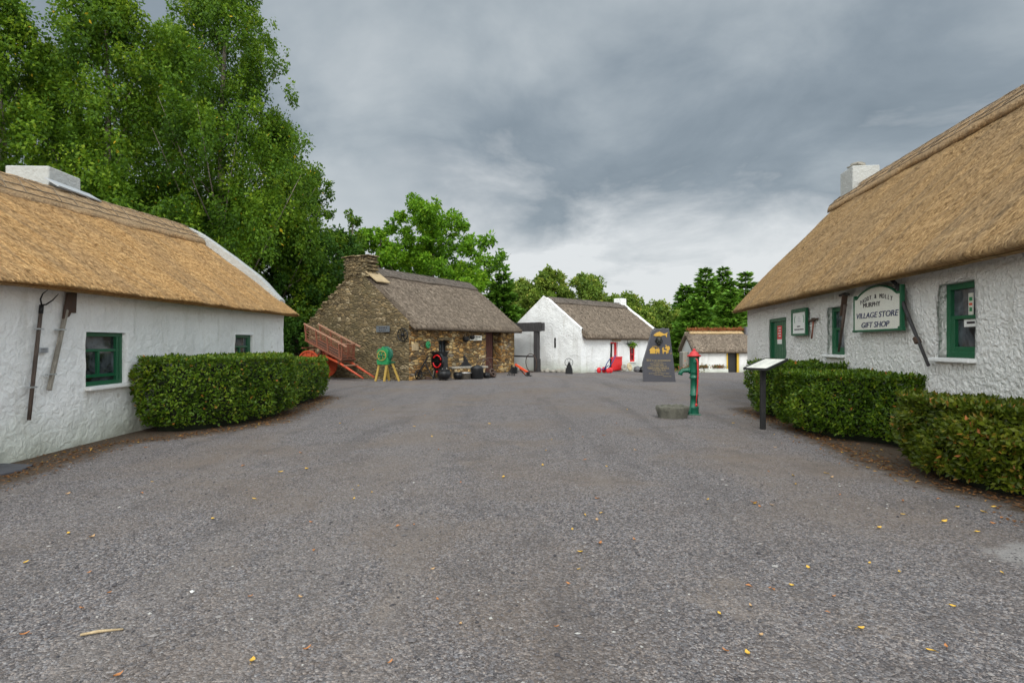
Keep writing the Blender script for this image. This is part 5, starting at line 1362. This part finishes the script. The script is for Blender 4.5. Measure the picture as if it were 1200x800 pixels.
# black iron plough frame leaning on the stones near the corner
def fpos(px, Y): return (at(px, Y), Y, gz(at(px, Y), Y))
FA = forge.rotation_euler.z
t = thing('old_plough', 'rusty black plough of crossed iron bars leaning by the forge corner', 'plough', fpos(497, 24.9), FA - R(35))
mb = MB(); mb.bar((-.42, 0, .02), (.22, .12, 1.02), .05, .05); mb.bar((.06, .12, .78), (.42, 0, .04), .06, .05); mb.bar((.42, 0, .04), (.62, .1, .72), .055, .05); mb.bar((-.2, .02, .30), (.32, .05, .30), .04, .04); mb.build('frame', M['black'], t, bevel=.006)
for x in (-.52, -.26):
    mb = MB(); Mw = Matrix.Translation((x, -.04, .24)) @ Matrix.Rotation(.5, 4, 'Z') @ RX; mb.ring(.20, .024, 22, 6, 0, Mw)
    for k in range(3): a = k * math.pi / 3; mb.bar((-.19 * math.cos(a), -.19 * math.sin(a), 0), (.19 * math.cos(a), .19 * math.sin(a), 0), .024, .02, 0, Mw)
    mb.build('wheel', M['black'], t)
mb = MB(); mb.prism([(.05, 0), (.34, .02), (.26, .12), (.08, .16)], -.02, .02, 0, RX); mb.build('share', M['rust'], t)

# root cutter with red ring
t = thing('root_cutter', 'black root cutter with a red ringed wheel and a flared hopper under the forge window', 'machine', fpos(516.5, 25.2), R(-42))
mb = MB(); Mw = Matrix.Translation((.02, -.20, .80)) @ RX
mb.lathe([(.34, -.05), (.385, -.05), (.385, .05), (.34, .05), (.34, -.05)], 30, 0, Mw, False)
mb.lathe([(.05, -.06), (.05, .09)], 12, 0, Mw)
for k in range(4): a = k * math.pi / 4 + .2; mb.bar((-.35 * math.cos(a), -.35 * math.sin(a), -.02), (.35 * math.cos(a), .35 * math.sin(a), -.02), .04, .03, 0, Mw)
wh = mb.build('flywheel', M['black'], t)
mb = MB()
for a0, a1 in ((.25, 2.6), (3.4, 5.95)):
    pts = [(.265 * math.cos(a0 + (a1 - a0) * k / 14), .265 * math.sin(a0 + (a1 - a0) * k / 14), .04) for k in range(15)]
    mb.tube(pts, .034, 6, 0, Mw)
mb.build('red_ring', M['red'], wh)
mb = MB(); mb.box((.02, .05, .70), (.36, .40, .62)); mb.box((.05, -.2, .34), (.2, .1, .1), 1); mb.build('body', [M['black'], M['red']], t, bevel=.02)
mb = MB(); mb.add([(-.55, -.2, 1.22), (.18, -.2, 1.22), (.18, .3, 1.22), (-.55, .3, 1.22), (-.22, -.1, .98), (.12, -.1, .98), (.12, .22, .98), (-.22, .22, .98)], [(0, 1, 5, 4), (1, 2, 6, 5), (2, 3, 7, 6), (3, 0, 4, 7), (4, 5, 6, 7)]); mb.build('hopper', M['black'], t)
for x, y in ((-.36, -.12), (.2, -.1), (.2, .2), (-.2, .2)):
    mb = MB(); mb.bar((x, y, 0), (x * .7, y * .8, .62), .10, .08); mb.build('leg', M['wood_grey'], t, bevel=.008)
mb = MB(); mb.tube([(.02, -.3, .8), (.35, -.33, 1.0), (.5, -.36, 1.02)], .02, 6); mb.build('crank', M['black'], t)

def cauldron(px, Y, r, lab, lid=False):
    t = thing('cauldron', lab, 'cauldron', fpos(px, Y), random.uniform(0, 3), 'black iron pots standing along the forge front')
    mb = MB(); mb.lathe([(r * .35, r * .12), (r * .78, r * .30), (r, r * .80), (r * .95, r * 1.2), (r * .80, r * 1.42), (r * .92, r * 1.52), (r * .90, r * 1.56), (r * .76, r * 1.5), (r * .8, r * 1.1), (r * .3, r * .5)], 22); mb.build('pot', M['black'], t)
    for k in range(3):
        a = k * 2.094; mb = MB(); mb.tube([(r * .55 * math.cos(a), r * .55 * math.sin(a), r * .3), (r * .62 * math.cos(a), r * .62 * math.sin(a), 0)], r * .08, 6); mb.build('foot', M['black'], t)
    mb = MB(); mb.tube([(-r * .85, 0, r * 1.4), (-r * .95, .05, r * 1.2), (-r * .4, .1, r * .95)], r * .04, 6); mb.build('bail', M['rust'], t)
cauldron(520.5, 24.55, .30, 'largest black cauldron, in front of the root cutter')
cauldron(536.5, 25.1, .21, 'middle-sized black cauldron under the left end of the bench')
cauldron(570, 25.9, .17, 'small black cauldron at the right end of the bench')
t = thing('bench', 'weathered plank bench along the forge front with pots beneath it', 'bench', fpos(549, 26.0), FA - R(28))
mb = MB(); mb.box((0, 0, .50), (1.85, .42, .09)); mb.build('plank', M['wood_grey'], t, bevel=.02)
for x in (-.72, .70):
    mb = MB(); mb.bar((x, -.14, 0), (x, -.12, .46), .13, .10); mb.bar((x, .14, 0), (x, .12, .46), .13, .10); mb.build('leg', M['wood_pale'], t, bevel=.01)
t = thing('tin_basin', 'dull tin basin under the middle of the bench', 'basin', fpos(545, 25.45), 0)
mb = MB(); mb.lathe([(.20, 0), (.29, .26), (.32, .27), (.31, .285), (.275, .27), (.18, .05)], 22); mb.build('bowl', M['wood_grey'], t); mb = MB(); mb.ring(.30, .015, 24, 6, 0, Matrix.Translation((0, 0, .28))); mb.build('rim', M['steel'], t)
t = thing('iron_drum', 'black iron drum with a domed lid in front of the bench', 'drum', fpos(559, 25.55), 0)
mb = MB(); mb.lathe([(.27, 0), (.29, .03), (.29, .42), (.295, .44), (.27, .46)], 26); mb.build('body', M['black'], t)
mb = MB(); mb.lathe([(.295, .445), (.28, .50), (.22, .56), (.10, .60), (.03, .605), (.03, .63), (0, .635)], 26); mb.build('lid', M['black'], t)
t = thing('small_anvil', 'dark pointed iron tool standing on the bench', 'tool', (at(545, 26.2), 26.2, .545), FA - R(30))
mb = MB(); mb.prism([(-.28, 0), (.30, 0), (.26, .08), (.06, .22), (-.02, .50), (-.08, .46), (-.06, .22), (-.18, .10)], -.06, .06, 0, RX); mb.box((0, 0, .02), (.5, .26, .04)); mb.build('body', M['black'], t, bevel=.012)
mb = MB(); mb.tube([(-.02, 0, .46), (.12, -.02, .20), (.2, -.04, .05)], .025, 6); mb.build('horn', M['black'], t)
for px, Y, r, lab, tilt in ((566.5, 26.9, .33, 'rusty hoop leaning behind the right end of the bench', .35), (574.5, 26.6, .36, 'thin rusty hoop leaning right of the bench by the doorway', .55)):
    t = thing('iron_hoop', lab, 'hoop', (at(px, Y), Y, r + .20), FA - R(55), 'iron hoops by the forge doorway')
    t.rotation_euler = (0, tilt * .3, t.rotation_euler.z)
    spoked_wheel('wheel', t, r, .018, .035, 6, (M['rust'], M['rust']), RX, rs=.007)
t = thing('iron_pulley', 'grey iron pulley wheel lying against the bench end', 'pulley', (at(577, 26.4), 26.4, 0), FA)
mb = MB(); Mw = Matrix.Translation((0, 0, .22)) @ Matrix.Rotation(R(65), 4, 'X'); mb.lathe([(.14, -.05), (.22, -.06), (.20, 0), (.22, .06), (.14, .05), (.14, -.05)], 24, 0, Mw); mb.lathe([(.05, -.07), (.05, .07)], 10, 0, Mw); mb.bar((-.15, 0, 0), (.15, 0, 0), .04, .04, 0, Mw); mb.build('wheel', M['rust'], t)
mb = MB(); mb.box((.0, .04, .03), (.3, .2, .06)); mb.build('base', M['black'], t)

# orange plough right of the forge
t = thing('orange_plough', 'old horse plough with an orange beam and dark iron bits at the forge corner', 'plough', fpos(611, 27.8), R(-22))
mb = MB(); mb.bar((-.32, .0, .56), (.36, -.05, .18), .10, .10); mb.bar((-.15, .12, .34), (.16, .05, .10), .05, .05); mb.build('beam', M['orange'], t, bevel=.012)
mb = MB(); mb.box((.37, -.05, .12), (.15, .12, .2)); mb.box((.41, -.06, .03), (.28, .12, .05)); mb.build('hitch', M['black'], t, bevel=.01)
mb = MB()
for k in range(5): mb.bar((-.72 + .1 * k, -.06, 0), (-.48 - .02 * k, .05, .52), .035, .03)
mb.bar((-.36, .06, .1), (-.30, .06, .62), .05, .05); mb.box((-.40, .08, .26), (.3, .12, .3)); mb.build('tines', M['black'], t)
mb = MB(); mb.tube([(-.1, .1, .32), (.1, .05, .14), (.2, .08, .02)], .03, 6); mb.build('share', M['rust'], t)

# tarred timber frame between forge and white cottage, hoop leaning on it
bx, by = at(629, 31.6), 31.6
t = thing('timber_frame', 'tarred timber post and beam frame between the forge and the white gable', 'frame', (bx, by, 0), math.atan2(-1.7, 2.05))
mb = MB(); mb.box((0, 0, 1.18), (.27, .24, 2.5)); mb.box((.035, 0, .36), (.30, .25, .75)); mb.build('post', M['wood_black'], t, bevel=.015)
mb = MB(); 
for k in range(11): mb.box((-2.36 + .265 * k, -.14, 2.50), (.258, .04, .50 if k % 2 else .505))
mb.box((-1.0, 0, 2.50), (2.95, .22, .46)); mb.build('beam', M['wood_black'], t, bevel=.006)
mb = MB(); mb.box((-1.1, -.05, .86), (2.0, .09, .09)); mb.build('rail', M['wood_black'], t, bevel=.01)
mb = MB(); mb.box((-2.3, .05, 1.15), (.22, .22, 2.3)); mb.build('post', M['wood_black'], t, bevel=.015)
t = thing('cart_hoop', 'large thin iron cart hoop leaning against the tarred post', 'hoop', (at(622.5, 31.2), 31.2, .52), R(-56))
t.rotation_euler = (R(4), 0, R(-56))
mb = MB(); mb.ring(.50, .022, 36, 6, 0, RX); mb.build('tyre', M['rust'], t); mb = MB(); mb.box((0, 0, -.5), (.06, .05, .03)); mb.build('joint', M['rust'], t)
rq = random.Random(31)
for k, px in enumerate((636, 641, 648, 655, 661)):
    Y = 31.75 - .17 * k; o = MB(); o.blob((0, 0, .04), (rq.uniform(.14, .24), .16, rq.uniform(.10, .15)), 0, None, .5, k)
    o = o.build('edging_stone', M['boulder'], None, fpos(px, Y)); tag(o, 'low rounded stone edging the foot of the white gable', 'stone', 'edging stones along the white gable')

# ---- at the white cottage
t = thing('wheel_machine', 'black iron machine with a thin spoked wheel at the white cottage corner', 'machine', fpos(667, 29.7), R(-10))
mb = MB(); mb.prism([(-.19, 0), (.19, 0), (.17, .26), (.10, .42), (.03, .62), (-.03, .62), (-.10, .42), (-.17, .26)], -.14, .14, 0, RX); mb.build('body', M['black'], t, bevel=.02)
spoked_wheel('wheel', Mw and t, .21, .014, .03, 6, (M['black'], M['black']), Matrix.Translation((0, -.17, .60)) @ RX, rs=.005)
t = thing('wheel_plough', 'red-wheeled hand cultivator with blue handles before the red half door', 'cultivator', fpos(709, 30.6), R(8))
for x, y, r in ((-.33, 0, .15), (.0, .14, .16), (.14, -.12, .13), (.32, .0, .15)):
    mb = MB(); Mw = Matrix.Translation((x, y, r)) @ Matrix.Rotation(.35, 4, 'Z') @ RX; mb.lathe([(.03, -.05), (r * .7, -.02), (r, -.02), (r, .02), (r * .7, .02), (.03, .05)], 22, 0, Mw); mb.build('wheel', M['red'], t)
for pts in (((-.05, -.05, .2), (.12, -.02, .55), (.28, .0, .76), (.42, .0, .80)), ((.16, .05, .18), (.42, .05, .55), (.62, .06, .95))):
    mb = MB(); mb.tube(pts, .026, 6); mb.build('handle', M['blue'], t)
mb = MB(); mb.bar((-.36, 0, .18), (.34, .02, .24), .05, .05); mb.bar((-.05, 0, .2), (.2, 0, .42), .04, .04); mb.build('frame', M['blue'], t)
mb = MB(); mb.tube([(.28, .0, .78), (.46, .0, .80)], .03, 6); mb.box((-.48, 0, .12), (.12, .08, .14), 1); mb.build('grip', [M['red'], M['steel']], t)
def leaning_disc(px, Y, rx, rzz, mt, lab, k):
    t = MB(); t.lathe([(.0, -.05), (.85, -.05), (1, -.02), (1, .02), (.85, .05), (.14, .05), (.12, .0), (0, .0)], 26, 0, Matrix.Diagonal((rx, rzz, 1, 1)))
    o = t.build('millstone', mt, None, None); o.matrix_world = Matrix.Translation((at(px, Y), Y, rzz * .95)) @ Matrix.Rotation(R(20 + 10 * k), 4, 'Z') @ Matrix.Rotation(R(72), 4, 'X'); tag(o, lab, 'millstone', 'millstones leaning on the white wall'); return o
leaning_disc(731.5, 32.7, .19, .20, M['boulder'], 'grey round stone leaning on the white wall next to the half door', 0)
leaning_disc(737.8, 32.9, .18, .24, M['millstone'], 'tan millstone leaning right of the grey one', 1)
for k, (px, lab) in enumerate(((746.5, 'dark boulder at the white wall, left of its pair'), (752.5, 'dark boulder at the white wall, right behind the monument'))):
    o = MB(); o.blob((0, 0, .15), (.20, .17, .19), 0, None, .55, k + 4); o = o.build('boulder', M['slate_rough'] if k == 0 else M['black'], None, fpos(px, 33.2)); tag(o, lab, 'boulder', 'dark boulders under the red window')
t = hang('hanging_basket', 'green plant basket hanging beside the red window', 'plant', cot, 4.80, 1.44, .18)
mb = MB(); mb.lathe([(.02, -.16), (.12, -.10), (.17, 0), (.15, .01)], 14); mb.build('basket', M['wood_old'], t)
rg = np.random.default_rng(44); n = 420; P = rg.normal(0, .1, (n, 3)) * [1.2, 1.2, .8] + [0, 0, .07]; v_, f_ = leaf_quads(P, rnd_dir(rg, n), rnd_dir(rg, n), np.full(n, .08), np.full(n, .05)); np_mesh('foliage', v_, f_, M['leaf_bright'], t, tint=rg.random(n))

# ---- near the small far cottage
def plants(name, lab, c, size, n, seed, mat=M['flower'], leaf=.14, kind='planter', box=None):
    t = thing(name, lab, kind, c, a5)
    rg = np.random.default_rng(seed); P = rg.normal(0, .42, (n, 3)) * np.array(size); P[:, 2] = np.abs(P[:, 2]) + (box or 0)
    L = leaf * rg.uniform(.6, 1.3, n); v_, f_ = leaf_quads(P, unit(rnd_dir(rg, n) + [0, 0, .6]), rnd_dir(rg, n), L, L * .45)
    np_mesh('foliage', v_, f_, mat, t, tint=np.clip(rg.normal(.6, .22, n), 0, 1))
    if box:
        mb = MB(); mb.box((0, 0, box / 2), (size[0] * 1.5, size[1] * 1.4, box)); mb.build('box', M['concrete'], t, bevel=.01)
    return t
p = on(far, -.95, -1.0, 0); plants('flower_bed', 'bed of rusty red flowers at the left end of the small cottage', (p[0] + .2, p[1] - .2, gz(p[0], p[1])), (.9, .5, .45), 900, 61, kind='plant')
p = on(far, 1.55, -.55, .27); plants('planter', 'low planter of reddish plants left of the yellow doorway', p, (.52, .3, .22), 420, 62, box=.06)
p = on(far, .5, -.6, .27); plants('planter', 'planter of dry plants on the step behind the pump', p, (.4, .3, .2), 300, 63, box=.06)
p = on(far, 4.62, -.8, 0); t = thing('lamp_post', 'white globe-topped post standing before the yellow window', 'lamp', (p[0], p[1], gz(p[0], p[1])), 0)
mb = MB(); mb.tube([(0, 0, 0), (0, 0, .95)], [.05, .035], 8); mb.build('post', M['lead'], t); mb = MB(); mb.blob((0, 0, 1.03), (.19, .19, .14)); mb.build('globe', M['white'], t)
p = on(far, 4.35, -1.6, 0); t = thing('wheelbarrow', 'small red wheelbarrow half hidden by the hedge before the small cottage', 'wheelbarrow', (p[0], p[1], gz(p[0], p[1])), R(15))
mb = MB(); mb.add([(-.35, -.3, .52), (.35, -.3, .60), (.35, .3, .60), (-.35, .3, .52), (-.2, -.2, .25), (.2, -.2, .28), (.2, .2, .28), (-.2, .2, .25)], [(0, 1, 5, 4), (1, 2, 6, 5), (2, 3, 7, 6), (3, 0, 4, 7), (4, 5, 6, 7)]); mb.build('tray', M['red_pump'], t)
mb = MB(); mb.lathe([(.05, -.04), (.19, -.04), (.19, .04), (.05, .04)], 18, 0, Matrix.Translation((-.42, 0, .19)) @ RX); mb.build('wheel', M['tyre'], t)
for y in (-.22, .22):
    mb = MB(); mb.tube([(-.42, y * .4, .19), (.2, y, .3), (.85, y * 1.1, .52)], .025, 6); mb.tube([(.3, y, .3), (.35, y, .0)], .025, 6); mb.build('handle', M['wood_grey'], t)
# heather bundles laid on the far ridge belong to that roof
rg = np.random.default_rng(70); n = 2600; X = rg.uniform(-.1, L5 - 1.7, n); hz = np.array([.6 + .55 * noise.noise(Vector((q * 1.7, 2, 2))) for q in X])
P = np.column_stack([X, W5 / 2 + rg.normal(0, .16, n) - .08, HR5 + .12 + np.abs(rg.normal(0, .10, n)) * np.clip(hz, .2, 1.3)]); L = rg.uniform(.10, .22, n)
v_, f_ = leaf_quads(P, unit(rnd_dir(rg, n) + [.5, 0, .2]), rnd_dir(rg, n), L, L * .22); np_mesh('ridge_heather', v_, f_, M['heather'], far, tint=np.clip(rg.normal(.5, .25, n), 0, 1))
# dark paling fence on the bank beyond the left cottage
t = thing('paling_fence', 'dark wooden paling fence on the bank beyond the left cottage', 'fence', (at(334, 32) - 2.2, 31.8, gz(at(334, 32), 31.8)), R(-2))
for k in range(4):
    mb = MB(); mb.box((1.45 * k, .05, .5), (.1, .1, 1.2)); mb.build('post', M['wood_black'], t)
mb = MB()
for k in range(38): mb.box((.115 * k + .05, -.02, .48 + .02 * math.sin(k * 2.3)), (.085, .02, .95))
mb.box((2.2, .01, .75), (4.4, .04, .07)); mb.box((2.2, .01, .25), (4.4, .04, .07)); mb.build('paling_panel', M['wood_black'], t)

# ------------------------------------------------------------------ sky, sun, camera
w = bpy.data.worlds.new('World'); scene.world = w; w.use_nodes = True; nt = w.node_tree; nt.nodes.clear()
out = nt.nodes.new('ShaderNodeOutputWorld')
SUN_EL, SUN_AZ = R(40), R(174)                       # azimuth clockwise from +Y: behind the camera, to its right
sky = nt.nodes.new('ShaderNodeTexSky'); sky.sky_type = 'NISHITA'; sky.sun_disc = False; sky.sun_elevation = SUN_EL; sky.sun_rotation = SUN_AZ; sky.air_density = 1.5; sky.dust_density = 2.5
D = nt.nodes.new('ShaderNodeTexCoord').outputs['Generated']
s = nd(nt, 'ShaderNodeSeparateXYZ', {0: D}); dx, dy, dz = s.outputs
den = mth(nt, 'ADD', mth(nt, 'MAXIMUM', dz, 0.0), 0.16)
uv = nd(nt, 'ShaderNodeCombineXYZ', {0: mth(nt, 'DIVIDE', dx, den), 1: mth(nt, 'DIVIDE', dy, den), 2: 3.7}).outputs[0]
n1 = noi(nt, scaled(nt, uv, (0.62, 0.50, 1)), 1.0, 4, 0.5, 0.5); n2 = noi(nt, scaled(nt, uv, (1.5, 1.2, 1)), 1.0, 6, 0.58, 0.3)
f = mth(nt, 'ADD', mth(nt, 'MULTIPLY', n1, 0.62), mth(nt, 'MULTIPLY', n2, 0.38))
f = mth(nt, 'ADD', f, mth(nt, 'MULTIPLY', mth(nt, 'SUBTRACT', mapr(nt, dx, -0.5, 0.5), 0.5), -0.09))
ccol = ramp(nt, f, [(0.38, (0.195, 0.245, 0.292)), (0.47, (0.285, 0.340, 0.390)), (0.545, (0.415, 0.470, 0.512)), (0.65, (0.60, 0.645, 0.672))])
az = mapr(nt, mth(nt, 'DIVIDE', dx, mth(nt, 'MAXIMUM', dy, 0.05)), -0.62, -0.02)
low = mapr(nt, mth(nt, 'ADD', dz, mth(nt, 'MULTIPLY', mth(nt, 'SUBTRACT', n2, 0.5), 0.50)), 0.12, 0.265, 1, 0)
lf = mth(nt, 'MULTIPLY', low, mth(nt, 'ADD', 0.25, mth(nt, 'MULTIPLY', az, 0.75)))
ccol = mixc(nt, lf, ccol, (0.78, 0.81, 0.83))
# an overcast sky is brightest overhead, and unseen extra gain behind and beside the camera is added to light walls
up = mapr(nt, dz, 0.56, 0.92, 0, 1); back = mapr(nt, dy, 0.62, -0.2, 0, 1)
warm = mixc(nt, back, (1, 1, 1), (1.07, 1.0, 0.92)); ccol = mixc(nt, 1.0, ccol, warm, 'MULTIPLY')
gain = mth(nt, 'ADD', mth(nt, 'ADD', 1.0, mth(nt, 'MULTIPLY', up, SKY_UP)), mth(nt, 'MULTIPLY', back, SKY_BACK))
b1 = nd(nt, 'ShaderNodeBackground', {0: sky.outputs[0], 1: 0.08})
b2 = nd(nt, 'ShaderNodeBackground', {0: ccol, 1: gain})
mx = nd(nt, 'ShaderNodeMixShader', {0: 0.93, 1: b1.outputs[0], 2: b2.outputs[0]}); nt.links.new(mx.outputs[0], out.inputs[0])
ld = bpy.data.lights.new('sun', 'SUN'); ld.energy = SUN_E; ld.angle = R(24); ld.color = (1.0, 0.955, 0.89)
so = bpy.data.objects.new('sun', ld); COL.objects.link(so)
dirv = Vector((math.sin(SUN_AZ) * math.cos(SUN_EL), math.cos(SUN_AZ) * math.cos(SUN_EL), math.sin(SUN_EL)))
so.rotation_euler = (-dirv).to_track_quat('-Z', 'Y').to_euler(); so.location = dirv * 50
cd = bpy.data.cameras.new('camera'); cd.lens = 20.0; cd.sensor_width = 36.0; cd.clip_end = 2000; cd.clip_start = 0.05; cd.shift_y = 2 / 1200
cam = bpy.data.objects.new('camera', cd); COL.objects.link(cam); cam.location = (0, 0, 1.6); cam.rotation_euler = (R(90), 0, 0)
scene.camera = cam
scene.view_settings.view_transform = 'Standard'; scene.view_settings.look = 'None'; scene.view_settings.exposure = 0; scene.view_settings.gamma = 1
scene.render.engine = 'CYCLES'
